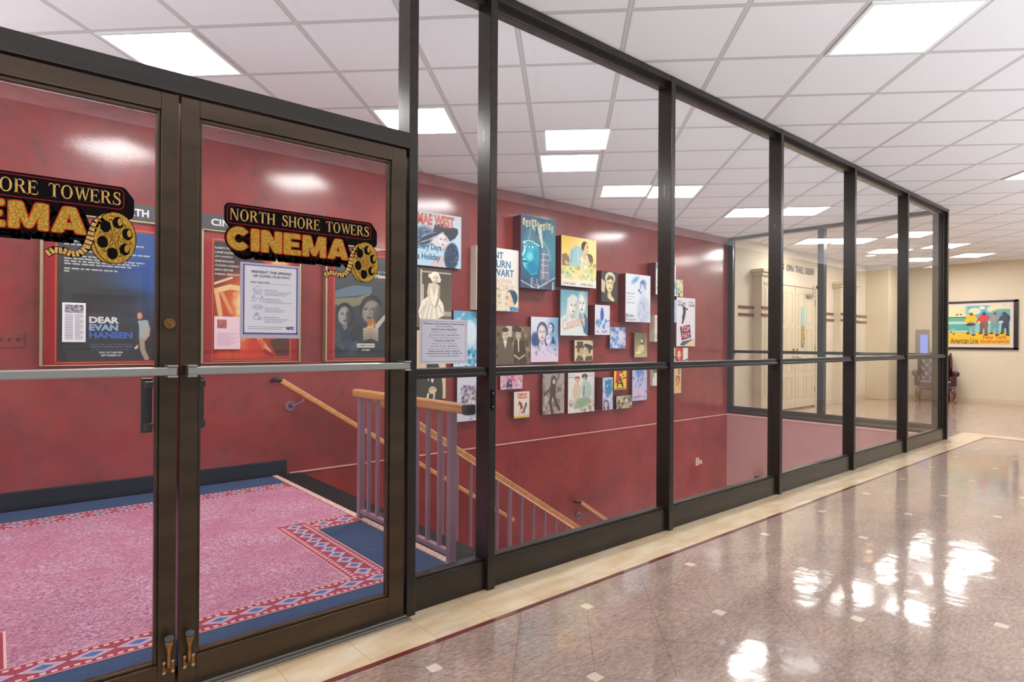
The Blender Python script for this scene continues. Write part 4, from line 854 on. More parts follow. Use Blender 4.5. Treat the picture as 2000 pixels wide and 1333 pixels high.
# 21 cabin
a = A(0.248, 0.316, (236, 222, 206), seed=21); a.rect(0, 0.92, 1, 1, (226, 196, 90)).ell(0.36, 0.4, 0.05, 0.04, (150, 40, 40)).poly([(0.36, 0.42), (0.5, 0.42), (0.6, 0.66), (0.42, 0.68)], (176, 46, 56)).line([(0.45, 0.66), (0.34, 0.88)], 0.025, (206, 90, 90)).line([(0.38, 0.38), (0.28, 0.5)], 0.05, (44, 44, 40)).ell(0.78, 0.46, 0.05, 0.04, (40, 44, 60)).line([(0.78, 0.48), (0.66, 0.72)], 0.09, (40, 46, 64)).line([(0.66, 0.72), (0.5, 0.82)], 0.06, (40, 46, 64)).line([(0.62, 0.74), (0.68, 0.84)], 0.05, (40, 46, 64)).line([(0.8, 0.5), (0.84, 0.6)], 0.025, (60, 60, 80)).grain(2)
canvas(4.722, 0.675, 0.248, 0.316, 0.07, a, 'small cream canvas with two dancers and red title, lowest of the group',
       (('CABIN IN', 0.2, 0.82, 0.06, 0.15, (214, 54, 46), 0.03), ('THE SKY', 0.22, 0.86, 0.18, 0.27, (214, 54, 46), 0.03)))
# 22 grey singer
a = A(0.382, 0.565, (170, 158, 148), seed=22); a.blobs(60, [(140, 126, 116), (206, 196, 186), (110, 100, 92)], size=(0.03, 0.1)).line([(0.05, 0.3), (0.05, 0.8)], 0.03, (90, 80, 74))
for k in range(7): a.line([(0.0, 0.5+k*0.09), (0.9, 0.35+k*0.11)], 0.008, (96, 84, 76), 0.6)
a.rect(0.64, 0.40, 0.86, 0.50, (110, 100, 94), 0.6).line([(0.5, 0.24), (0.46, 0.5)], 0.26, (84, 72, 64)).ell(0.5, 0.2, 0.12, 0.07, (96, 86, 80)).ell(0.52, 0.28, 0.07, 0.05, (206, 196, 186)).line([(0.45, 0.5), (0.34, 0.72), (0.44, 0.98)], 0.12, (82, 70, 62)).line([(0.5, 0.55), (0.6, 0.74), (0.76, 0.9)], 0.12, (82, 70, 62)).line([(0.4, 0.4), (0.1, 0.56)], 0.07, (88, 76, 68)).line([(0.58, 0.3), (0.74, 0.16)], 0.04, (80, 70, 64)).grain(5)
canvas(5.208, 0.928, 0.382, 0.565, 0.05, a, 'grey canvas of a dark dancing figure on a street, under the rail')
# 23 cream couple
a = A(0.507, 0.568, (230, 230, 222), seed=23); a.words(0.02, 0.12, 0.25, 2, 0.05, (120, 120, 130), gap=0.25).words(0.76, 0.10, 0.98, 2, 0.05, (120, 120, 130), gap=0.25).ell(0.34, 0.2, 0.10, 0.05, (206, 96, 96)).face(0.34, 0.27, 0.07, 0.06, (236, 206, 180), (200, 120, 90), (110, 80, 70), 0, False).ell(0.62, 0.16, 0.12, 0.06, (84, 90, 78)).profile(0.62, 0.235, 0.08, (232, 202, 176), (110, 96, 80), (90, 70, 60)).ell(0.32, 0.5, 0.15, 0.2, (222, 200, 172), 0, 0.3).ell(0.68, 0.48, 0.20, 0.22, (186, 206, 190), -10, 0.3).line([(0.6, 0.4), (0.58, 0.62)], 0.03, (70, 100, 84)).ell(0.5, 0.78, 0.32, 0.12, (150, 184, 160), -10, 0.3).blobs(60, [(206, 190, 120), (226, 170, 100), (150, 176, 130), (120, 130, 100)], (0.05, 0.7, 0.98, 0.98), (0.01, 0.05), 0.6).line([(0.3, 0.6), (0.22, 0.9)], 0.06, (206, 214, 200)).grain(3)
canvas(5.658, 0.916, 0.507, 0.568, 0.05, a, 'cream canvas of a couple in red and dark hats, widest under the rail')
# 24 narrow blue
a = A(0.208, 0.437, (190, 206, 226), seed=24); a.poly([(0.2, 0.1), (0.9, 0.05), (0.95, 0.4), (0.5, 0.65), (0.25, 0.5)], (70, 140, 180)).blobs(40, [(90, 150, 190), (226, 232, 244), (150, 130, 190), (40, 110, 160)], size=(0.03, 0.12), al=0.6).face(0.35, 0.84, 0.19, 0.10, (226, 206, 206), (60, 66, 96), (80, 70, 90), 0, True, True).grain(3)
canvas(6.229, 0.799, 0.208, 0.437, 0.14, a, 'narrow blue canvas with a small face at its foot, under the rail')
# 25 yellow
a = A(0.267, 0.297, (240, 204, 50), seed=25); a.poly([(0.2, 0.0), (0.75, 0.1), (0.5, 0.6), (0.12, 0.7)], (208, 56, 34)).line([(0.3, 0.62), (0.28, 0.84)], 0.10, (40, 34, 30)).line([(0.5, 0.5), (0.7, 0.84)], 0.12, (40, 34, 30)).line([(0.35, 0.7), (0.7, 0.72)], 0.06, (40, 34, 30)).ell(0.55, 0.3, 0.09, 0.08, (236, 226, 180)).line([(0.7, 0.5), (0.95, 0.45)], 0.08, (196, 50, 30)).blobs(12, [(120, 130, 60), (60, 60, 40)], (0.5, 0.05, 1, 0.5), (0.02, 0.06), 0.7).rect(0.1, 0.92, 0.9, 0.97, (80, 70, 40)).grain(2)
canvas(6.568, 0.911, 0.267, 0.297, 0.05, a, 'bright yellow and red canvas of a leaping dark figure, touching the rail')
# 26 sepia crowd
a = A(0.34, 0.18, (196, 186, 156), seed=26); a.blobs(80, [(84, 74, 60), (226, 216, 186), (150, 138, 110), (60, 52, 42)], size=(0.02, 0.08), al=0.7).ell(0.3, 0.4, 0.08, 0.15, (222, 210, 176)).ell(0.65, 0.4, 0.08, 0.15, (222, 210, 176)).grain(5)
canvas(6.622, 0.523, 0.34, 0.18, 0.05, a, 'small wide sepia canvas of a crowd of faces, under the yellow canvas')
# 27 lavender
a = A(0.338, 0.481, (190, 196, 226), seed=27); a.ell(0.5, 0.12, 0.25, 0.2, (96, 150, 206), 0, 0.6).face(0.6, 0.38, 0.12, 0.12, (216, 214, 236), (130, 130, 180), (110, 110, 150)).blobs(50, [(150, 160, 206), (226, 228, 242), (120, 130, 190), (90, 120, 180)], size=(0.02, 0.09), al=0.55).rect(0.05, 0.68, 0.85, 0.85, (232, 190, 206), 0.7).rect(0.05, 0.87, 0.7, 0.9, (196, 120, 150), 0.7).grain(3)
canvas(6.967, 0.915, 0.338, 0.481, 0.05, a, 'lavender and pink canvas, tall, left of the third mullion under the rail')
a = A(0.317, 0.295, (226, 226, 206), seed=28); a.rect(0, 0.1, 0.4, 0.35, (110, 120, 84)).blobs(20, [(200, 200, 180), (130, 140, 100)], size=(0.03, 0.1)).grain(3)
canvas(7.446, 0.928, 0.317, 0.295, 0.05, a, 'cream and green canvas mostly hidden behind the third mullion, under the rail', (), SIDEP)
a = A(0.237, 0.421, (226, 190, 140), seed=29); a.rect(0.6, 0.04, 0.85, 0.3, (90, 110, 120), 0.6).blobs(40, [(236, 206, 160), (206, 130, 90), (150, 110, 84), (236, 180, 90)], size=(0.03, 0.12), al=0.6).face(0.62, 0.55, 0.2, 0.14, (226, 160, 120), (120, 70, 50), (120, 60, 50)).grain(3)
canvas(7.933, 0.914, 0.237, 0.421, 0.05, a, 'orange and cream canvas just right of the third mullion, under the rail')
# right of the third mullion
a = A(0.506, 0.763, (232, 226, 232), seed=30); a.line([(0.38, 0.16), (0.42, 0.3), (0.36, 0.42)], 0.14, (52, 50, 54)).ell(0.40, 0.13, 0.07, 0.03, (52, 50, 54)).ell(0.40, 0.15, 0.05, 0.035, (226, 200, 190)).line([(0.36, 0.4), (0.30, 0.52)], 0.06, (52, 50, 54)).line([(0.42, 0.4), (0.34, 0.5)], 0.06, (60, 58, 60)).line([(0.44, 0.22), (0.58, 0.24)], 0.05, (52, 50, 54)).blobs(26, [(70, 70, 76), (214, 206, 150), (236, 180, 190)], (0.05, 0.3, 0.95, 0.8), (0.008, 0.016), 0.8).poly([(0.18, 0.60), (0.72, 0.55), (0.78, 0.82), (0.28, 0.88)], (66, 56, 66)).poly([(0.18, 0.98), (0.3, 0.90), (0.95, 0.84), (0.4, 0.99)], (96, 92, 96)).poly([(0.4, 1), (1, 0.85), (1, 1)], (232, 208, 150)).grain(2)
o = canvas(8.036, 1.984, 0.506, 0.763, 0.05, a, 'white canvas of a leaping man in tails with pink block title, rightmost on the wall',
       (('TOP', 0.24, 0.70, 0.585, 0.70, (236, 140, 160), 0.05), ('HAT', 0.30, 0.72, 0.72, 0.83, (236, 140, 160), 0.05), ('FRED', 0.06, 0.26, 0.07, 0.11, (60, 56, 60), 0.0), ('ASTAIRE', 0.06, 0.32, 0.13, 0.18, (60, 56, 60), 0.02), ('GINGER', 0.66, 0.90, 0.07, 0.11, (60, 56, 60), 0.0), ('ROGERS', 0.66, 0.96, 0.13, 0.18, (60, 56, 60), 0.02)))
a = A(0.323, 0.262, (226, 206, 150), seed=31); a.ell(0.35, 0.55, 0.3, 0.35, (70, 140, 160), 0, 0.3).blobs(40, [(40, 60, 60), (236, 226, 190), (110, 170, 176)], size=(0.03, 0.12), al=0.6)
canvas(7.880, 2.258, 0.323, 0.262, 0.05, a, 'small teal and cream canvas just above the leaping man canvas')
a = A(0.15, 0.347, (176, 206, 236), seed=32); a.blobs(20, [(150, 190, 226), (216, 230, 244)], size=(0.05, 0.2))
canvas(7.883, 1.938, 0.15, 0.347, 0.05, a, 'pale blue sliver of a canvas tucked left of the leaping man canvas')
a = A(0.431, 0.255, (226, 226, 214), seed=33); a.rect(0.2, 0, 0.7, 1, (196, 70, 56)).face(0.46, 0.4, 0.11, 0.22, (242, 214, 180), (190, 60, 46), (150, 60, 50), 0, True, True).line([(0.0, 0.35), (0.5, 0.95)], 0.05, (70, 62, 66)).line([(0.5, 0.9), (1, 0.7)], 0.05, (70, 66, 70)).grain(2)
canvas(7.917, 1.196, 0.431, 0.255, 0.05, a, 'small canvas of a red haired woman, directly under the leaping man canvas')

# ------------------------------------------------------------------ window decals on the two doors
def glitter(name, a, b, c):
    s = NT(name); P, x, y, z = s.pos()
    n = s.noise(P, 160, 4, 0.8); s.t.links.new(s.ramp(n, [(0.34, a), (0.5, b), (0.66, c)]), s.b.inputs['Base Color']); s.b.inputs['Roughness'].default_value = 0.4; s.b.inputs['Metallic'].default_value = 0.15
    return s.m
GLIT = glitter('gold_glitter_film', (150, 92, 16), (206, 150, 34), (238, 206, 90))
GLIT2 = glitter('pale_gold_film', (196, 130, 50), (230, 176, 92), (250, 220, 150))
BLK = mat('black_film', (18, 10, 12), rough=0.7, spec=0.1)
REDL = mat('red_film_line', (170, 40, 46), rough=0.7, spec=0.1)
ORL = mat('orange_red_film', (206, 60, 24), rough=0.7, spec=0.1)

def poly2(mb, pts, y, m): mb.face([(p[0], y, p[1]) for p in pts], m)
def ell2(cx, cz, rx, rz, n=36, rot=0.0):
    c, s_ = math.cos(rot), math.sin(rot)
    return [(cx+rx*math.cos(t)*c-rz*math.sin(t)*s_, cz+rx*math.cos(t)*s_+rz*math.sin(t)*c) for t in [2*math.pi*k/n for k in range(n)]]
def ringstrip(mb, a, b, y, m, closed=True):
    n = len(a)
    for k in range(n if closed else n-1):
        j = (k+1) % n; mb.face([(a[k][0], y, a[k][1]), (a[j][0], y, a[j][1]), (b[j][0], y, b[j][1]), (b[k][0], y, b[k][1])], m)
def rrect(x0, x1, z0, z1, r, n=6):
    o = []
    for cx, cz, a in ((x1-r, z1-r, 0), (x0+r, z1-r, 90), (x0+r, z0+r, 180), (x1-r, z0+r, 270)):
        for k in range(n+1): q = math.radians(a+90*k/n); o.append((cx+r*math.cos(q), cz+r*math.sin(q)))
    return o
def thick(mb, pts, w, y, m):
    """thick polyline in the plane, w may be a list"""
    ws = w if hasattr(w, '__len__') else [w]*len(pts); L, R = [], []
    for k, p in enumerate(pts):
        a = pts[max(k-1, 0)]; b = pts[min(k+1, len(pts)-1)]; d = math.hypot(b[0]-a[0], b[1]-a[1]) or 1; nx, nz = -(b[1]-a[1])/d, (b[0]-a[0])/d
        L.append((p[0]+nx*ws[k]/2, p[1]+nz*ws[k]/2)); R.append((p[0]-nx*ws[k]/2, p[1]-nz*ws[k]/2))
    for k in range(len(pts)-1): mb.face([(L[k][0], y, L[k][1]), (L[k+1][0], y, L[k+1][1]), (R[k+1][0], y, R[k+1][1]), (R[k][0], y, R[k][1])], m)

def serif_glyph(ch):
    """returns (advance, list of polygons) for roman capitals one unit tall"""
    T, t, sf, sh = 0.17, 0.075, 0.055, 0.05
    P = []; box = lambda a, b, c, d: P.append([(a, c), (b, c), (b, d), (a, d)])
    def stem(x, w=T, top=True, bot=True):
        box(x, x+w, 0, 1)
        if bot: box(x-sf, x+w+sf, 0, sh)
        if top: box(x-sf, x+w+sf, 1-sh, 1)
    def arc(cx, cz, rx, rz, a0, a1, wt, wn, n=16):
        o, i = [], []
        for k in range(n+1):
            q = math.radians(a0+(a1-a0)*k/n); w = wn+(wt-wn)*abs(math.cos(q))
            o.append((cx+rx*math.cos(q), cz+rz*math.sin(q))); i.append((cx+(rx-w)*math.cos(q), cz+(rz-(wn if True else w))*math.sin(q)))
        for k in range(n): P.append([o[k], o[k+1], i[k+1], i[k]])
    adv = 0.9
    if ch == 'N':
        stem(0.06, t); stem(0.72, t, bot=False); P.append([(0.06, 1), (0.24, 1), (0.795, 0), (0.66, 0)]); adv = 0.98
    elif ch == 'O': arc(0.45, 0.5, 0.42, 0.51, 0, 360, T, t, 30); adv = 1.0
    elif ch == 'R':
        stem(0.07); arc(0.36, 0.745, 0.33, 0.255, -90, 90, T, t); box(0.2, 0.38, 1-t, 1); box(0.2, 0.38, 0.49, 0.49+t); P.append([(0.36, 0.5), (0.52, 0.5), (0.84, 0), (0.64, 0)]); box(0.62, 0.88, 0, sh); adv = 0.9
    elif ch == 'T':
        stem(0.34, T, top=False); box(0.03, 0.82, 1-t, 1); P.append([(0.03, 1), (0.10, 1), (0.07, 0.76), (0.03, 0.76)]); P.append([(0.75, 1), (0.82, 1), (0.82, 0.76), (0.78, 0.76)]); adv = 0.88
    elif ch == 'H': stem(0.07); stem(0.65); box(0.2, 0.68, 0.47, 0.47+t); adv = 0.96
    elif ch == 'E':
        stem(0.07); box(0.2, 0.68, 1-t, 1); box(0.2, 0.72, 0, t); box(0.2, 0.52, 0.48, 0.48+t); P.append([(0.61, 1), (0.68, 1), (0.68, 0.76), (0.65, 0.76)]); P.append([(0.64, 0), (0.72, 0), (0.74, 0.27), (0.70, 0.27)]); box(0.49, 0.53, 0.38, 0.64); adv = 0.82
    elif ch == 'W':
        P.append([(0.02, 1), (0.20, 1), (0.44, 0), (0.34, 0)]); P.append([(0.34, 0), (0.42, 0), (0.62, 1), (0.55, 1)]); P.append([(0.46, 1), (0.64, 1), (0.88, 0), (0.78, 0)]); P.append([(0.78, 0), (0.86, 0), (1.10, 1), (1.03, 1)]); box(-0.03, 0.27, 1-sh, 1); box(0.96, 1.17, 1-sh, 1); box(0.42, 0.70, 1-sh, 1); adv = 1.16
    elif ch == 'S':
        pts = [(0.58, 0.78), (0.52, 0.92), (0.36, 0.965), (0.19, 0.90), (0.15, 0.75), (0.24, 0.62), (0.42, 0.51), (0.57, 0.40), (0.62, 0.25), (0.55, 0.10), (0.36, 0.035), (0.17, 0.09), (0.09, 0.25)]
        ws = [0.04, 0.06, 0.075, 0.11, 0.14, 0.17, 0.18, 0.17, 0.14, 0.11, 0.075, 0.06, 0.04]; L, R = [], []
        for k, p in enumerate(pts):
            a = pts[max(k-1, 0)]; b = pts[min(k+1, len(pts)-1)]; d = math.hypot(b[0]-a[0], b[1]-a[1]); nx, nz = -(b[1]-a[1])/d, (b[0]-a[0])/d
            L.append((p[0]+nx*ws[k]/2, p[1]+nz*ws[k]/2)); R.append((p[0]-nx*ws[k]/2, p[1]-nz*ws[k]/2))
        for k in range(len(pts)-1): P.append([L[k], L[k+1], R[k+1], R[k]])
        box(0.57, 0.61, 0.68, 0.99); box(0.06, 0.10, 0.0, 0.33); adv = 0.76
    else: adv = 0.62
    return adv, P

HEAVY = {
 'I': (0.46, [[(0, 0), (0.37, 0), (0.37, 1), (0, 1)]]),
 'N': (1.04, [[(0, 0), (0.33, 0), (0.33, 1), (0, 1)], [(0.62, 0), (0.95, 0), (0.95, 1), (0.62, 1)], [(0, 1), (0.34, 1), (0.95, 0), (0.61, 0)]]),
 'E': (0.92, [[(0, 0), (0.34, 0), (0.34, 1), (0, 1)], [(0.33, 0.77), (0.80, 0.77), (0.80, 1), (0.33, 1)], [(0.33, 0.39), (0.74, 0.39), (0.74, 0.60), (0.33, 0.60)], [(0.33, 0), (0.83, 0), (0.83, 0.23), (0.33, 0.23)]]),
 'M': (1.27, [[(0, 0), (0.31, 0), (0.31, 1), (0, 1)], [(0.87, 0), (1.18, 0), (1.18, 1), (0.87, 1)], [(0.05, 1), (0.40, 1), (0.68, 0.05), (0.50, 0.05)], [(1.13, 1), (0.78, 1), (0.50, 0.05), (0.68, 0.05)]]),
 'A': (1.15, [[(0.36, 1), (0.62, 1), (0.36, 0), (0.0, 0)], [(0.46, 1), (0.76, 1), (1.12, 0), (0.76, 0)], [(0.22, 0.15), (0.92, 0.15), (0.80, 0.38), (0.34, 0.38)], [(0.42, 0.72), (0.70, 0.72), (0.70, 1), (0.42, 1)]])}
_c = []
for k in range(22):
    q0, q1 = math.radians(38+284*k/22), math.radians(38+284*(k+1)/22)
    _c.append([(0.52+0.52*math.cos(q0), 0.5+0.53*math.sin(q0)), (0.52+0.52*math.cos(q1), 0.5+0.53*math.sin(q1)), (0.52+0.19*math.cos(q1), 0.5+0.20*math.sin(q1)), (0.52+0.19*math.cos(q0), 0.5+0.20*math.sin(q0))])
HEAVY['C'] = (1.05, _c)
def heavy_word(mb, body, x0, x1, z0, z1, y_base, m, grow=0.0, dx=0, dz=0):
    tot = sum(HEAVY[c][0] for c in body)-0.05; sx = (x1-x0)/tot; sz = z1-z0; x = x0
    for c in body:
        for n_, q in enumerate(HEAVY[c][1]):
            y = y_base-n_*0.000012
            P = [(x+p[0]*sx+dx, z0+p[1]*sz+dz) for p in q]; poly2(mb, P, y, m)
            if grow:
                for k in range(len(P)):
                    a, b = P[k], P[(k+1) % len(P)]; d = math.hypot(b[0]-a[0], b[1]-a[1]) or 1; ex, ez = (b[0]-a[0])/d*grow*0.8, (b[1]-a[1])/d*grow*0.8
                    thick(mb, [(a[0]-ex, a[1]-ez), (b[0]+ex, b[1]+ez)], 2*grow, y, m)
        x += HEAVY[c][0]*sx
def decal(door, ox):
    """layered film sign; ox = left end of the name plate. Each layer 0.25 mm in front of the one behind"""
    yb = 2.4815; e = 0.00025
    plate = MB()
    for k in range(9): poly2(plate, rrect(ox+k*0.0022, ox+0.625+k*0.0022, 1.716-k*0.003, 1.803-k*0.003, 0.022), yb-k*e*0.02, BLK)
    # heavy black body and drop shadow of the big word
    for k in range(9):
        heavy_word(plate, 'CINEMA', ox+0.010, ox+0.505, 1.626, 1.712, yb-0.0002-k*e*0.02, BLK, 0.008, k*0.0027, -k*0.0032)
    poly2(plate, [(ox+0.02, 1.70), (ox+0.52, 1.70), (ox+0.52, 1.725), (ox+0.02, 1.725)], yb-0.0002, BLK)
    pl = plate.build('sign_decal', door)
    b = MB(); y = yb-0.0008
    o_ = rrect(ox+0.010, ox+0.613, 1.724, 1.796, 0.017); i_ = rrect(ox+0.0125, ox+0.6105, 1.7265, 1.7935, 0.0145); ringstrip(b, o_, i_, y, REDL)
    heavy_word(b, 'CINEMA', ox+0.010, ox+0.505, 1.626, 1.712, y, ORL, 0.0034); b.build('red_outline', pl)
    g = MB(); heavy_word(g, 'CINEMA', ox+0.010, ox+0.505, 1.626, 1.712, y-0.0004, GLIT); g.build('big_lettering', pl)
    g = MB(); body = 'NORTH SHORE TOWERS'; tot = sum(serif_glyph(c)[0] for c in body); sc = 0.585/tot; x = ox+0.021; zb, hh = 1.738, 0.045
    for c in body:
        adv, ps = serif_glyph(c)
        for q in ps: poly2(g, [(x+p[0]*sc, zb+p[1]*hh) for p in q], y-0.0004, GLIT2)
        x += adv*sc
    g.build('serif_lettering', pl)
    # film reel, seen a little from the side, with its tail of film
    r = MB(); cx, cz = ox+0.587, 1.624; y2 = yb-0.0016
    tail = [(cx-0.035, cz+0.066), (cx-0.055, cz+0.045), (cx-0.066, cz+0.015), (cx-0.073, cz-0.015), (cx-0.083, cz-0.045), (cx-0.100, cz-0.062), (cx-0.122, cz-0.066), (cx-0.145, cz-0.058), (cx-0.168, cz-0.058), (cx-0.188, cz-0.072)]
    poly2(r, ell2(cx-0.016, cz-0.002, 0.060, 0.088), y2, BLK); poly2(r, ell2(cx-0.016, cz-0.002, 0.057, 0.085), y2-e, GLIT)
    poly2(r, ell2(cx, cz, 0.063, 0.090), y2-2*e, BLK); poly2(r, ell2(cx, cz, 0.0605, 0.0875), y2-3*e, GLIT)
    thick(r, tail, 0.026, y2-2*e, BLK)
    for k in range(6):
        q = math.radians(18+60*k); hx, hz = cx+0.038*math.cos(q), cz+0.055*math.sin(q); poly2(r, ell2(hx, hz, 0.0155, 0.0205, 20), y2-4*e, BLK)
        if k in (0, 1, 5): poly2(r, ell2(hx+0.006, hz+0.003, 0.007, 0.013, 16), y2-5*e, GLIT)
        q = math.radians(48+60*k); thick(r, [(cx+0.010*math.cos(q), cz+0.014*math.sin(q)), (cx+0.046*math.cos(q), cz+0.066*math.sin(q))], 0.010, y2-4*e, BLK); thick(r, [(cx+0.011*math.cos(q), cz+0.015*math.sin(q)), (cx+0.044*math.cos(q), cz+0.063*math.sin(q))], 0.0065, y2-5*e, GLIT)
    poly2(r, ell2(cx, cz, 0.012, 0.017, 20), y2-4*e, BLK); poly2(r, ell2(cx, cz, 0.010, 0.015, 20), y2-5*e, GLIT)
    for k in range(5): q = math.radians(72*k+20); poly2(r, ell2(cx+0.006*math.cos(q), cz+0.009*math.sin(q), 0.0018, 0.0022, 8), y2-6*e, BLK)
    for k in range(len(tail)-1):
        for f in (0.06, 0.56):
            a = [tail[k][j]*(1-f)+tail[k+1][j]*f for j in (0, 1)]; c_ = [tail[k][j]*(1-f-0.38)+tail[k+1][j]*(f+0.38) for j in (0, 1)]; thick(r, [a, c_], 0.020, y2-3*e, GLIT2)
    r.build('film_reel', pl)
decal(d1, 0.661-0.937)
decal(d2, 0.661)

# ------------------------------------------------------------------ papers on the glass
n = MB().box(0.720, 0.953, 2.4785, 2.4797, 1.284, 1.580, PLASTICV).box(0.731, 0.944, 2.4775, 2.4785, 1.300, 1.572, WHITEPAPER).build('safety_notice')
tag(n, 'white safety notice with purple border in a clear sleeve on the right glass door', 'notice', )
b = MB(); Z = 2.4771
for a_, b_, c_, d_ in ((0.731, 0.944, 1.5685, 1.572), (0.731, 0.944, 1.300, 1.306), (0.731, 0.736, 1.300, 1.572), (0.939, 0.944, 1.300, 1.572)): b.box(a_, b_, Z, Z+0.0003, c_, d_, PURPLEINK)
b.build('purple_border', n)
t = MB()
text_into(t, 'PREVENT THE SPREAD', 0.762, 0.918, 1.540, 1.550, 'y', Z, BLACKINK, 0.02); text_into(t, 'OF COVID-19 IN NYC!', 0.768, 0.912, 1.524, 1.534, 'y', Z, BLACKINK, 0.02)
text_into(t, 'TAKE THESE STEPS:', 0.756, 0.834, 1.500, 1.507, 'y', Z, BLACKINK, 0.01); t.box(0.836, 0.922, Z, Z+0.0002, 1.500, 1.5008, GREYINK)
for k, hd in enumerate(('Stay home if sick', 'Keep physical distance', 'Wear a face covering', 'Keep your hands clean')):
    z = 1.478-k*0.036; text_into(t, hd, 0.812, 0.812+0.0028*len(hd), z-0.006, z, 'y', Z, BLACKINK)
    for q in range(3 if k in (0, 3) else 2): t.box(0.812, 0.920-(0.012*((k*7+q*5) % 4)), Z, Z+0.0002, z-0.0115-q*0.006, z-0.0095-q*0.006, mat('faint_ink', (176, 172, 186), rough=0.6))
for q in range(2): t.box(0.748, 0.90-q*0.02, Z, Z+0.0002, 1.328-q*0.008, 1.330-q*0.008, MATS['faint_ink'])
text_into(t, 'NYC', 0.899, 0.930, 1.318, 1.331, 'y', Z, BLACKINK, 0.06); t.build('lettering', n)
ic = MB()
def outline(pts, w=0.0012): thick(ic, pts+[pts[0]], w, Z, PURPLEINK)
cx = 0.786; outline([(cx-0.020, 1.474), (cx, 1.490), (cx+0.020, 1.474)]); outline([(cx-0.013, 1.474), (cx+0.013, 1.474), (cx+0.013, 1.458), (cx-0.013, 1.458)]); outline([(cx-0.009, 1.468), (cx+0.009, 1.468), (cx+0.009, 1.462), (cx-0.009, 1.462)])
for s_ in (-0.016, 0.016): outline(ell2(cx+s_, 1.448, 0.0035, 0.004, 14)); outline([(cx+s_-0.007, 1.430), (cx+s_+0.007, 1.430), (cx+s_+0.004, 1.443), (cx+s_-0.004, 1.443)])
thick(ic, [(cx-0.006, 1.440), (cx+0.006, 1.440)], 0.0015, Z, PURPLEINK)
outline(rrect(cx-0.012, cx+0.012, 1.398, 1.414, 0.005)); outline([(cx-0.012, 1.411), (cx-0.020, 1.409), (cx-0.020, 1.403), (cx-0.012, 1.401)]); outline([(cx+0.012, 1.411), (cx+0.020, 1.409), (cx+0.020, 1.403), (cx+0.012, 1.401)])
thick(ic, [(cx-0.008, 1.408), (cx+0.008, 1.408)], 0.001, Z, PURPLEINK); thick(ic, [(cx-0.008, 1.404), (cx+0.008, 1.404)], 0.001, Z, PURPLEINK)
outline(ell2(cx-0.004, 1.366, 0.011, 0.009, 20)); outline(rrect(cx+0.004, cx+0.018, 1.358, 1.366, 0.003)); outline([(cx-0.012, 1.372), (cx-0.010, 1.384), (cx-0.006, 1.384), (cx-0.005, 1.374)]); outline([(cx-0.004, 1.375), (cx-0.002, 1.386), (cx+0.002, 1.385), (cx+0.002, 1.374)])
ic.build('purple_icons', n)

n = MB().box(1.541, 1.822, 2.4995, 2.5005, 1.166, 1.384, mat('pale_lilac_paper', (236, 234, 246), rough=0.6)).build('showtimes_notice')
tag(n, 'white showtimes notice with thin border on the narrow pane right of the doors', 'notice')
t = MB(); Z = 2.4991
for a_, b_, c_, d_ in ((0, 0, 0, 0), ):
    for g in (0.0105,):
        t.box(1.541+g, 1.822-g, Z, Z+0.0002, 1.384-g-0.0012, 1.384-g, BLACKINK).box(1.541+g, 1.822-g, Z, Z+0.0002, 1.166+g, 1.166+g+0.0012, BLACKINK).box(1.541+g, 1.541+g+0.0012, Z, Z+0.0002, 1.166+g, 1.384-g, BLACKINK).box(1.822-g-0.0012, 1.822-g, Z, Z+0.0002, 1.166+g, 1.384-g, BLACKINK)
rows = [('Welcome to the North Shore Towers Cinema', 0.96, 0.008, 0.02), ('NOW SHOWING', 0.40, 0.008, 0), ('"DEAR EVAN HANSEN"', 0.62, 0.011, 0), ('Rated PG-13, 2 hours, 17 minutes', 0.60, 0.007, -0.005), ('Fri. to Sun. & Thurs.  @ 2:00 & 7:30', 0.70, 0.008, 0.01), ('No show times Monday through Wednesday', 0.74, 0.007, -0.005), ('"TANGO SHALOM"', 0.52, 0.011, 0), ('Rated PG-13, 1 hour, 55 minutes', 0.58, 0.007, -0.005), ('Fri. to Sun. & Thurs.  @ 5:00 only', 0.62, 0.008, 0.01), ('No show times Monday through Wednesday', 0.74, 0.007, -0.005), ('ADMISSION PRICE $8.00   SENIOR CITIZENS $6.00', 0.74, 0.006, 0.02), ('THIS SCHEDULE RUNS FROM OCTOBER 1 - OCTOBER 7, 2021', 0.86, 0.006, 0.02), ('Vaccination Card and Mask Required', 0.72, 0.009, 0)]
z = 1.366
for body, wd, hh, off in rows:
    text_into(t, body, 1.6815-0.125*wd, 1.6815+0.125*wd, z-hh, z, 'y', Z, BLACKINK if off > 0 or hh > 0.008 else GREYINK, off); z -= hh+(0.0052 if hh < 0.011 else 0.0062)
t.build('lettering', n)

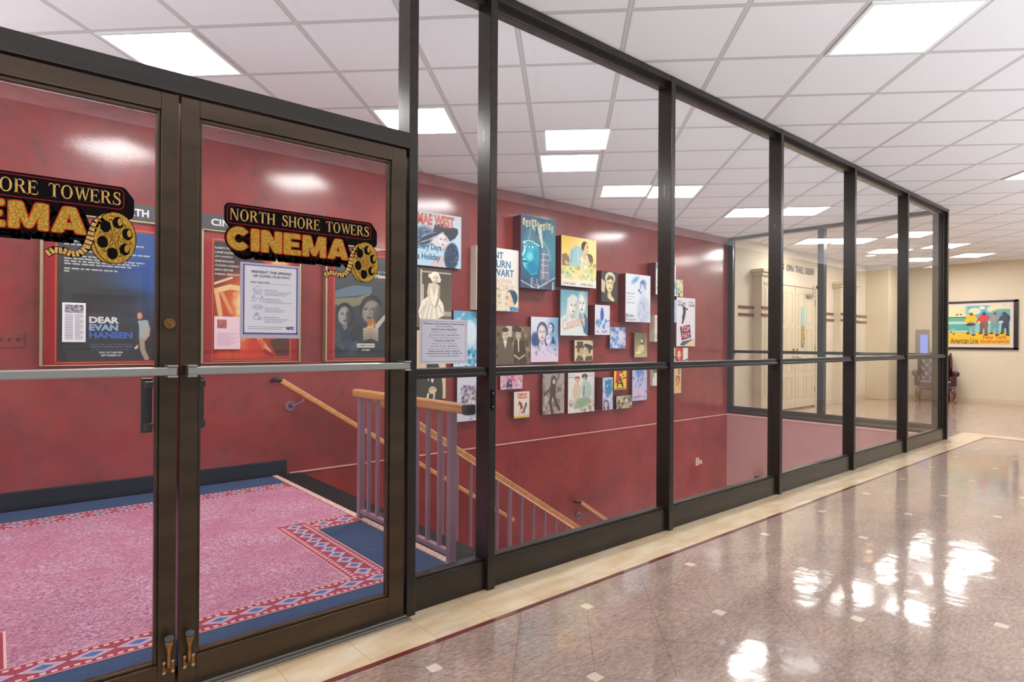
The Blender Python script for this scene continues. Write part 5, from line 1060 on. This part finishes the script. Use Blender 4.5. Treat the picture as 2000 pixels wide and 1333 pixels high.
# ------------------------------------------------------------------ lit poster cases on the landing wall
MATR = mat('case_red_mat', (172, 26, 32), rough=0.45)
PINST = mat('orange_pinstripe', (226, 120, 72), rough=0.4)
SIGNG = mat('sign_dark_grey', (84, 84, 90), rough=0.5)
WLET = mat('white_sign_letters', (232, 232, 232), rough=0.5)
def case(x0, x1, label, art, header=None, words=(), zt=2.205):
    z0 = 1.078; c = tag(empty('poster_case', ((x0+x1)/2, YR, z0)), label, 'poster case', 'framed poster cases behind the doors')
    yb, yf = 5.552, 5.535
    MB().box(x0+0.012, x1-0.012, yb, YR, z0+0.004, zt-0.01, MATR).build('red_mat', c)
    f = MB().box(x0, x0+0.017, yf-0.006, YR, z0, zt, GOLDF).box(x1-0.017, x1, yf-0.006, YR, z0, zt, GOLDF).box(x0, x1, yf-0.006, YR, zt-0.014, zt+0.002, GOLDF).box(x0+0.015, x1-0.015, yf, YR, z0, z0+0.006, GOLDF).build('frame', c, bevel=0.004)
    a, b, l, h = x0+0.090, x1-0.086, 1.097, 2.132; p = MB(); w = 0.006; y = yb-0.0012
    p.box(a, b, y, y+0.001, l, l+w, PINST).box(a, b, y, y+0.001, h-w, h, PINST).box(a, a+w, y, y+0.001, l, h, PINST).box(b-w, b, y, y+0.001, l, h, PINST).build('pinstripe', c)
    pw = (b-a)-0.026; po = print_object('poster', art, a+0.013, 1.112+art.h, 'y', yb-0.002, c, GLOSSPRINT, 0.0015, WHITEPAPER)
    if words:
        X, Zt, W_, H_ = a+0.013, 1.112+art.h, art.w, art.h
        for body, q0, q1, v0, v1, col, off in words:
            m = MB(); text_into(m, body, X+q0*W_, X+q1*W_, Zt-v1*H_, Zt-v0*H_, 'y', yb-0.0028, ink(col), off); m.build('lettering', po)
    MB().box(x0+0.018, x1-0.018, yf+0.002, yf+0.005, z0+0.008, zt-0.016, GLASS).build('glass_cover', c)
    if header:
        s_ = MB().box(x0, x1, 5.545, YR, zt+0.006, 2.335, SIGNG).build('header_sign', c, bevel=0.003)
        m = MB(); text_into(m, header, *( (x0+0.12, x1-0.16) if header.endswith('NORTH') else (x0+0.075, x1-0.12)), zt+0.035, 2.300, 'y', 5.543, WLET, 0.03); m.build('lettering', s_)
    return c, po
W_, H_ = 0.638, 1.0
BLU = (70, 110, 190)
a = A(W_, H_, (62, 62, 68), seed=51, res=0.005); a.grad((70, 70, 76), (52, 50, 54)); a.ell(1.02, 0.18, 0.5, 0.45, (56, 96, 178), 0, 0.9, 0.85).ell(0.55, 0.5, 0.35, 0.06, (46, 44, 44), 0, 0.8, 0.6).ell(0.5, 0.62, 0.4, 0.1, (82, 74, 72), 0, 0.9, 0.4)
for row in ((0.06, 0.075, 0.2), (0.06, 0.105, 0.86), (0.06, 0.13, 0.34), (0.06, 0.175, 0.92), (0.06, 0.215, 0.60), (0.06, 0.235, 0.86), (0.06, 0.255, 0.80), (0.06, 0.275, 0.72), (0.06, 0.31, 0.58), (0.06, 0.33, 0.11)):
    r = a.rng; x = row[0]
    while x < row[2]: L = r.uniform(0.03, 0.08); a.rect(x, row[1], min(x+L, row[2]), row[1]+0.009, (206, 208, 216)); x += L+0.012
a.ell(0.83, 0.63, 0.036, 0.025, (110, 66, 46)).ell(0.815, 0.65, 0.028, 0.026, (226, 170, 140)).poly([(0.80, 0.69), (0.90, 0.68), (0.93, 0.76), (0.89, 0.84), (0.80, 0.84), (0.81, 0.76)], (176, 196, 196)).line([(0.90, 0.75), (0.91, 0.80), (0.83, 0.87)], 0.028, (226, 174, 146)).line([(0.84, 0.84), (0.85, 0.92), (0.89, 0.985)], 0.055, (186, 168, 150)).poly([(0.76, 0.90), (0.80, 0.875), (0.80, 0.90), (0.77, 0.915)], (226, 222, 220)).line([(0.8, 0.74), (0.8, 0.85)], 0.02, (60, 60, 66))
for k in range(4): a.words(0.32, 0.872+k*0.014, 0.74, 1, 0.012, (110, 130, 176), seed=9+k, gap=0.4, al=0.8)
case(0.240, 1.080, 'poster case with dark blue film poster of a standing youth, behind the left door', a, 'CINEMA NORTH',
     (('DEAR', 0.30, 0.60, 0.665, 0.715, (236, 240, 246), 0.05), ('EVAN', 0.30, 0.59, 0.722, 0.772, (150, 186, 236), 0.05), ('HANSEN', 0.30, 0.74, 0.779, 0.829, (66, 112, 206), 0.05), ('ONLY IN THEATERS', 0.40, 0.64, 0.930, 0.944, (230, 230, 236), 0.03), ('SEPTEMBER 24', 0.42, 0.62, 0.952, 0.966, (230, 230, 236), 0.03)))
n = MB().box(0.370, 0.512, 5.5335, 5.5345, 1.254, 1.545, WHITEPAPER).build('newspaper_clipping'); tag(n, 'white newspaper clipping taped over the lower left of the dark blue poster', 'clipping')
t = MB(); t.box(0.385, 0.498, 5.5328, 5.5332, 1.47, 1.53, mat('halftone_photo', (70, 70, 76), rough=0.6, var=(190, 190, 196), vscale=50))
for k in range(24): t.box(0.385, 0.435, 5.5328, 5.5332, 1.458-k*0.008, 1.461-k*0.008, GREYINK).box(0.445, 0.498-(0.02 if k % 5 == 4 else 0), 5.5328, 5.5332, 1.458-k*0.008, 1.461-k*0.008, GREYINK)
t.build('print', n)
a = A(W_, H_, (70, 40, 40), seed=52, res=0.005); a.grad((66, 62, 66), (92, 40, 34), b=0.35); a.ell(0.5, 0.62, 0.6, 0.35, (206, 60, 30), 0, 0.6, 0.9).ell(0.45, 0.5, 0.3, 0.22, (240, 120, 60), 0, 0.8, 0.9).ell(0.85, 0.12, 0.22, 0.12, (226, 70, 40), 0, 0.3).ell(0.86, 0.16, 0.12, 0.06, (246, 190, 130), 0, 0.5).rect(0, 0.9, 1, 1, (206, 60, 30), 0.8)
a.line([(0.02, 0.42), (0.2, 0.38), (0.5, 0.40), (0.75, 0.46)], 0.07, (250, 206, 150)).line([(0.03, 0.42), (0.08, 0.62)], 0.06, (246, 190, 130)).line([(0.1, 0.44), (0.22, 0.60)], 0.05, (236, 160, 100)).ell(0.5, 0.52, 0.25, 0.14, (255, 220, 170), 20, 0.4).ell(0.4, 0.68, 0.16, 0.2, (246, 190, 110), 20, 0.4).line([(0.5, 0.7), (0.6, 0.84), (0.72, 0.95)], 0.07, (246, 196, 140)).line([(0.66, 0.93), (0.75, 0.97)], 0.06, (170, 20, 16)).blobs(60, [(255, 236, 190), (250, 170, 80), (255, 210, 130)], (0.25, 0.42, 0.65, 0.8), (0.01, 0.04), 0.6).line([(0.0, 0.36), (0.22, 0.30)], 0.03, (250, 214, 160)).poly([(0.72, 0.84), (1, 0.78), (1, 0.98), (0.82, 0.98)], (96, 44, 36)).blobs(16, [(226, 60, 26), (246, 120, 60)], (0.0, 0.86, 0.6, 1), (0.04, 0.12), 0.5)
case(1.300, 2.140, 'poster case with glowing red and orange dance film poster, behind the safety notice', a, 'CINEMA SOUTH',
     tuple((s_, 0.01, w_, 0.045+k*0.037, 0.062+k*0.037, (226, 226, 228), 0.02) for k, (s_, w_) in enumerate((('ELIZABETH TAYLOR', 0.24), ('LAINIE KAZAN', 0.24), ('JOS LANIADO', 0.23), ('RENEE BOLOGNA', 0.25), ('CLAUDIO LANIADO', 0.31), ('MARCI BEECHER', 0.24), ('KARINA SMIRNOFF', 0.32)))))
n = MB().box(1.402, 1.612, 5.5335, 5.5345, 1.198, 1.476, mat('pink_tinted_paper', (236, 204, 214), rough=0.6)).build('paper_flyer'); tag(n, 'pinkish flyer with a small photo over the red dance film poster', 'flyer')
t = MB(); t.box(1.425, 1.50, 5.5328, 5.5332, 1.375, 1.45, mat('small_red_photo', (120, 46, 54), rough=0.6, var=(206, 130, 120), vscale=60))
for k in range(9): t.box(1.425, 1.595-(0.03*(k % 3)), 5.5328, 5.5332, 1.33-k*0.012, 1.3335-k*0.012, mat('mauve_ink', (186, 150, 180), rough=0.6))
t.build('print', n)
a = A(W_, H_, (70, 72, 76), seed=53, res=0.005); a.grad((88, 90, 96), (52, 54, 58)).poly([(0, 0.36), (0.3, 0.29), (0.6, 0.30), (0.6, 0.36), (0.3, 0.40), (0, 0.42)], (110, 128, 150)).poly([(0, 0.43), (0.35, 0.41), (0.58, 0.36), (0.5, 0.46), (0.25, 0.51), (0, 0.49)], (142, 136, 112))
a.face(0.155, 0.595, 0.105, 0.09, (168, 168, 168), (42, 40, 40), (44, 42, 44), 4, True, False, 0.05).ell(0.25, 0.61, 0.07, 0.10, (56, 55, 57), 0, 0.6, 0.8)
a.face(0.60, 0.545, 0.15, 0.115, (160, 150, 144), (54, 50, 50), (40, 38, 40), 22, True, False, -0.25).ell(0.72, 0.56, 0.09, 0.10, (78, 72, 72), 20, 0.6, 0.8).ell(0.60, 0.66, 0.07, 0.05, (190, 120, 66), 0, 0.6)
a.poly([(0.66, 0.68), (0.86, 0.55), (0.78, 0.75), (0.7, 0.78)], (206, 200, 184)).poly([(0.5, 0.98), (0.6, 0.8), (0.86, 0.6), (1, 0.7), (1, 1)], (58, 58, 62))
for k in range(4): a.line([(0.48, 0.725+k*0.03), (0.60, 0.70+k*0.032), (0.70, 0.735+k*0.03)], 0.05, (196-12*k, 180-12*k, 160-12*k)); a.line([(0.48, 0.742+k*0.03), (0.60, 0.717+k*0.032), (0.68, 0.745+k*0.03)], 0.008, (92, 80, 70))
a.ell(0.56, 0.70, 0.03, 0.016, (250, 190, 90), 0, 0.5).line([(0.62, 0.66), (0.62, 0.70)], 0.012, (255, 220, 120)).blobs(30, [(60, 74, 100), (90, 100, 120), (40, 42, 48)], (0, 0.7, 0.4, 1), (0.02, 0.09), 0.5).rect(0.36, 0.865, 0.66, 0.90, (228, 226, 222))
case(2.375, 3.215, 'poster case with grey film poster of a man lighting a cigarette, behind right door', a, None,
     (('The Many Saints of', 0.56, 0.98, 0.13, 0.155, (220, 220, 220), 0.0), ('Newark', 0.66, 0.99, 0.165, 0.205, (236, 236, 236), 0.05), ('A Sopranos Story', 0.70, 0.99, 0.215, 0.235, (206, 60, 50), 0.0), ('COMING SOON', 0.385, 0.635, 0.875, 0.890, (50, 48, 50), 0.01), ('OCTOBER 1', 0.44, 0.58, 0.918, 0.936, (232, 230, 228), 0.05)))

# ------------------------------------------------------------------ small wall hardware
sp = tag(empty('switch_plate', (0.04, YR, 1.214)), 'red painted plate of toggle switches on the red wall at the left edge', 'switch plate')
MB().box(-0.10, 0.158, YR-0.008, YR, 1.214, 1.322, REDWALL).build('plate', sp, bevel=0.003)
for k in range(5): MB().box(-0.07+k*0.046, -0.058+k*0.046, YR-0.020, YR-0.007, 1.262, 1.282, mat('dark_red_toggle', (84, 24, 28), rough=0.4)).build('toggle', sp, bevel=0.002)
ot = tag(empty('wall_outlet', (8.70, YR, -0.71)), 'ivory outlet plate on the red wall, low in the stairwell', 'outlet')
MB().box(8.655, 8.745, YR-0.008, YR, -0.715, -0.59, mat('ivory_plastic', (226, 206, 172), rough=0.4)).build('plate', ot, bevel=0.003)
MB().box(8.735, 8.765, YR-0.05, YR-0.008, -0.69, -0.63, MATS['ivory_plastic']).build('adapter', ot, bevel=0.004)
for zz in (-0.675, -0.63): MB().box(8.685, 8.712, YR-0.0095, YR-0.0075, zz-0.014, zz+0.014, mat('outlet_shadow', (150, 130, 104), rough=0.5)).build('socket', ot)
tag(MB().box(9.52, 9.60, 4.90, 5.06, -1.30, -0.915, RUBBER).build('speaker_box', bevel=0.005), 'black box mounted low on the pink stairwell wall', 'box')

# ------------------------------------------------------------------ far corridor: sign, poster, chair, glowing panel
SIGNL = mat('bronze_sign_letters', (84, 72, 54), rough=0.35, metal=0.5)
sg = tag(empty('shop_sign', (11.6, 5.48, 2.66)), 'raised grey letters spelling the shop name over the cream double doors', 'sign')
for wd, xa_, xb_ in (('S', 11.29, 11.40), ('ON', 11.50, 11.78), ('THE', 11.86, 12.19), ('GREEN', 12.27, 12.68)):
    m = MB(); text_into(m, wd, xa_, xb_, 2.665, 2.79, 'y', 5.478, SIGNL, 0.03); m.build('raised_letters', sg)
n = MB().box(12.05, 12.20, 5.448, 5.4515, 1.20, 1.99, mat('aqua_strip', (150, 190, 180), rough=0.5)).box(12.05, 12.20, 5.4465, 5.448, 1.25, 1.62, mat('ochre_strip', (206, 170, 70), rough=0.5, var=(120, 100, 60), vscale=14)).box(12.07, 12.12, 5.4465, 5.448, 1.20, 1.25, BLACKINK).build('door_flyer')
tag(n, 'narrow aqua and ochre strip of flyers on the right cream door', 'flyer')

Xp = 16.515
pf = tag(empty('framed_poster', (16.53, 3.58, 1.172)), 'black framed travel poster of four strollers by the sea on the far cream wall', 'framed poster')
ya, yb_, za, zb = 4.30, 2.918, 1.172, 2.238; fw = 0.055
FR = mat('black_lacquer_frame', (34, 28, 28), rough=0.25, coat=0.5)
MB().box(Xp-0.01, 16.55, yb_, yb_+fw+0.02, za, zb, FR).box(Xp-0.01, 16.55, ya-fw, ya, za, zb, FR).box(Xp-0.01, 16.55, yb_, ya, za, za+0.045, FR).box(Xp-0.01, 16.55, yb_, ya, zb-0.045, zb, FR).build('frame', pf, bevel=0.004)
MB().box(Xp+0.004, 16.549, yb_+0.04, ya-0.04, za+0.03, zb-0.03, mat('pinkish_white_mount', (232, 218, 214), rough=0.6)).build('mount', pf)
aw, ah = 1.13, 0.85
a = A(aw, ah, (110, 190, 190), seed=61, res=0.006); AQ, YEL = (70, 180, 160), (246, 200, 30)
a.rect(0, 0, 1, 0.30, (240, 226, 176)).ell(0.62, 0.12, 0.30, 0.30, (88, 170, 200), 0, 0.3).poly([(0.30, 0.0), (0.74, 0.0), (0.66, 0.12), (0.4, 0.1)], (96, 178, 196)).ell(0.45, 0.14, 0.10, 0.09, (238, 226, 186), 0, 0.3).ell(0.80, 0.10, 0.16, 0.12, (240, 226, 182), 0, 0.3).ell(0.57, 0.06, 0.05, 0.04, (236, 236, 226)).ell(0.9, 0.2, 0.2, 0.1, (80, 160, 184), 0, 0.3, 0.8)
a.rect(0, 0.28, 0.40, 0.30, (50, 60, 50)).rect(0, 0.30, 0.40, 0.40, AQ).rect(0, 0.40, 0.38, 0.47, (206, 206, 216)).rect(0, 0.47, 0.34, 0.64, AQ).rect(0, 0.64, 0.34, 0.68, (206, 206, 216)).rect(0.36, 0.38, 1, 0.68, (150, 206, 206)).rect(0, 0.69, 1, 1, YEL)
for k in range(60): x = k/60.0; a.line([(x, 0.70), (x-0.03, 1.0)], 0.003, (196, 140, 20), 0.5)
a.ell(0.17, 0.22, 0.02, 0.02, (60, 60, 60)).ell(0.23, 0.22, 0.02, 0.02, (60, 60, 60)).line([(0.15, 0.25), (0.18, 0.2)], 0.008, (60, 60, 60)).ell(0.07, 0.68, 0.014, 0.02, (40, 36, 30)).ell(0.11, 0.73, 0.014, 0.02, (40, 36, 30)).line([(0.07, 0.60), (0.13, 0.61)], 0.012, (200, 220, 120))
def stroller(cx, top, trou, hat, lean=0.0, s_=1.0):
    a.line([(cx-0.035, 0.52), (cx-0.045, 0.70)], 0.055*s_, trou).line([(cx+0.03, 0.52), (cx+0.035, 0.74)], 0.055*s_, trou).ell(cx, 0.36, 0.082*s_, 0.15, top, 0, 0.1).ell(cx, 0.50, 0.07*s_, 0.09, trou, 0, 0.15).line([(cx-0.06, 0.30), (cx-0.10, 0.42)], 0.04, top).line([(cx+0.06, 0.30), (cx+0.10, 0.42)], 0.04, top).ell(cx+lean, 0.215, 0.028, 0.04, hat).ell(cx-0.055, 0.72, 0.03, 0.02, (50, 44, 44)).ell(cx+0.035, 0.76, 0.035, 0.022, (50, 44, 44))
stroller(0.40, (246, 196, 20), (120, 170, 170), (110, 96, 60)); a.ell(0.39, 0.485, 0.08, 0.035, (60, 50, 36)); stroller(0.60, (214, 56, 60), (120, 96, 84), (40, 48, 60)); stroller(0.77, (150, 150, 150), (110, 158, 164), (110, 90, 70)); stroller(0.93, (52, 66, 84), (50, 60, 78), (60, 60, 60), -0.02, 0.8)
a.ell(0.52, 0.43, 0.02, 0.03, (240, 230, 226)).ell(0.685, 0.43, 0.015, 0.025, (240, 230, 226)).ell(0.86, 0.43, 0.04, 0.03, (206, 216, 230))
po = print_object('poster', a, ya-0.12, zb-0.105, 'x', Xp+0.001, pf, GLOSSPRINT)
def ptext(body, u0, u1, v0, v1, col):
    m = MB(); v, f = glyphs(body, 0.015); rv = np.array(v); a0, a1, b0, b1 = rv[:, 0].min(), rv[:, 0].max(), rv[:, 1].min(), rv[:, 1].max(); k = m._m(ink(col))
    Y_ = lambda q: ya-0.12-aw*(u0+(q-a0)/(a1-a0)*(u1-u0)); Z_ = lambda q: zb-0.105-ah*(v1-(q-b0)/(b1-b0)*(v1-v0))
    m.v = [(Xp-0.0005, Y_(p[0]), Z_(p[1])) for p in v]
    for q in f: m.f.append(tuple(q)); m.mi.append(k); m.smooth.append(False)
    m.build('lettering', po)
ptext('American Line', 0.06, 0.51, 0.835, 0.985, (96, 66, 40)); ptext('New York', 0.59, 0.95, 0.765, 0.865, (206, 84, 30)); ptext('Southampton', 0.54, 0.985, 0.875, 0.985, (206, 70, 30))
MB().box(Xp-0.004, Xp-0.001, yb_+0.06, ya-0.05, za+0.045, zb-0.045, GLASS).build('glass_cover', pf)

# wing chair, facing the camera side of the corridor
LEATHER = mat('burgundy_leather', (72, 20, 24), rough=0.3, coat=0.5, coat_rough=0.15, var=(50, 14, 20), vscale=5, bump=0.3, bscale=50)
MAHOG = mat('mahogany_leg', (104, 34, 24), rough=0.3, coat=0.6)
def wing_chair(cx, cy, rot, label):
    ch = tag(empty('wing_chair', (0, 0, 0)), label, 'armchair')
    def slab(name, x0, x1, y0, y1, z0, z1, bev, sub=True):
        o = MB().box(x0, x1, y0, y1, z0, z1, LEATHER).build(name, ch, bevel=bev); o.modifiers['bevel'].segments = 4
        return o
    slab('seat_cushion', -0.30, 0.24, -0.31, 0.31, 0.34, 0.48, 0.045)
    slab('seat_rail', -0.29, 0.26, -0.34, 0.34, 0.27, 0.36, 0.03)
    # curved tufted back
    def zt(y): return 1.06+0.05*math.cos(y/0.36*math.pi)
    bk = MB(); N = 14; M = 16; fr, br = [], []
    for i in range(N+1):
        y = -0.28+0.56*i/N; r1, r2 = [], []
        for j in range(M+1):
            t_ = j/M; z = 0.40+(zt(y)-0.40)*t_; lean = 0.20+0.14*t_
            puff = 0.022*(math.cos(y*2*math.pi/0.14)*math.cos(z*2*math.pi/0.19)) if 0.06 < t_ < 0.97 else 0
            r1.append((lean-0.05-0.025*math.cos(y/0.36*math.pi/2)-puff, y, z)); r2.append((lean+0.06, y, z))
        fr.append(r1); br.append(r2)
    bk.rings([a_+b_[::-1] for a_, b_ in zip(fr, br)], LEATHER, smooth=True); b_ = bk.build('backrest', ch)
    bt = 0
    for r_ in range(4):
        for c_ in range(4):
            y = -0.21+0.14*c_; z = 0.57+0.13*r_ + (0.0 if c_ % 2 else 0.03); t_ = (z-0.4)/0.66
            MB().disc((0.20+0.14*t_-0.085, y, z), 0.012, 'x', 0.012, LEATHER, 10).build('tuft_button', b_)
    for s_ in (-1, 1):
        MB().rings([[(x, s_*(0.275+k*0.045), z) for x, z in ((0.24, 0.55), (0.36, 1.04), (0.28, 1.09), (0.12, 1.02), (0.00, 0.90), (-0.02, 0.76), (0.06, 0.64), (0.10, 0.56))] for k in (0, 1)], LEATHER, smooth=False).build('wing', ch, bevel=0.02)
        ar = MB(); ar.box(-0.24, 0.25, s_*0.345-0.035, s_*0.345+0.035, 0.36, 0.60, LEATHER); ar.tube([(-0.28, s_*0.375, 0.625), (-0.27, s_*0.375, 0.63), (0.0, s_*0.375, 0.63), (0.24, s_*0.36, 0.63)], [0.035, 0.058, 0.056, 0.05], LEATHER, 16); ar.build('arm', ch)
        # cabriole front leg and raked back leg
        x0, y0 = -0.25, s_*0.30
        MB().tube([(x0, y0, 0.30), (x0-0.03, y0+s_*0.02, 0.25), (x0-0.05, y0+s_*0.045, 0.19), (x0-0.035, y0+s_*0.035, 0.12), (x0-0.02, y0+s_*0.025, 0.06), (x0-0.04, y0+s_*0.045, 0.018), (x0-0.05, y0+s_*0.055, 0.004)], [0.045, 0.042, 0.032, 0.022, 0.016, 0.024, 0.028], MAHOG, 14).build('leg', ch)
        MB().tube([(0.23, s_*0.27, 0.30), (0.26, s_*0.27, 0.15), (0.31, s_*0.275, 0.002)], [0.028, 0.022, 0.020], MAHOG, 10).build('leg', ch)
    ch.location = (cx, cy, 0); ch.rotation_euler = (0, 0, rot); return ch
wing_chair(16.02, 4.28, 0.30, 'burgundy tufted leather wing chair with carved legs under the travel poster')
dp = tag(empty('glow_panel', (16.50, 4.66, 0.95)), 'small upright bluish glowing panel on the far wall beyond the corner post', 'glow')
MB().box(16.50, 16.55, 4.52, 4.80, 0.96, 1.62, mat('grey_panel_case', (150, 144, 140), rough=0.3, metal=0.4)).build('case', dp, bevel=0.02)
s = emission('bluish_glow', (150, 170, 255), 1.1)  # panel stands in for a bluish glow of unknown source
MB().box(16.493, 16.499, 4.55, 4.70, 1.00, 1.50, s).build('glow', dp)
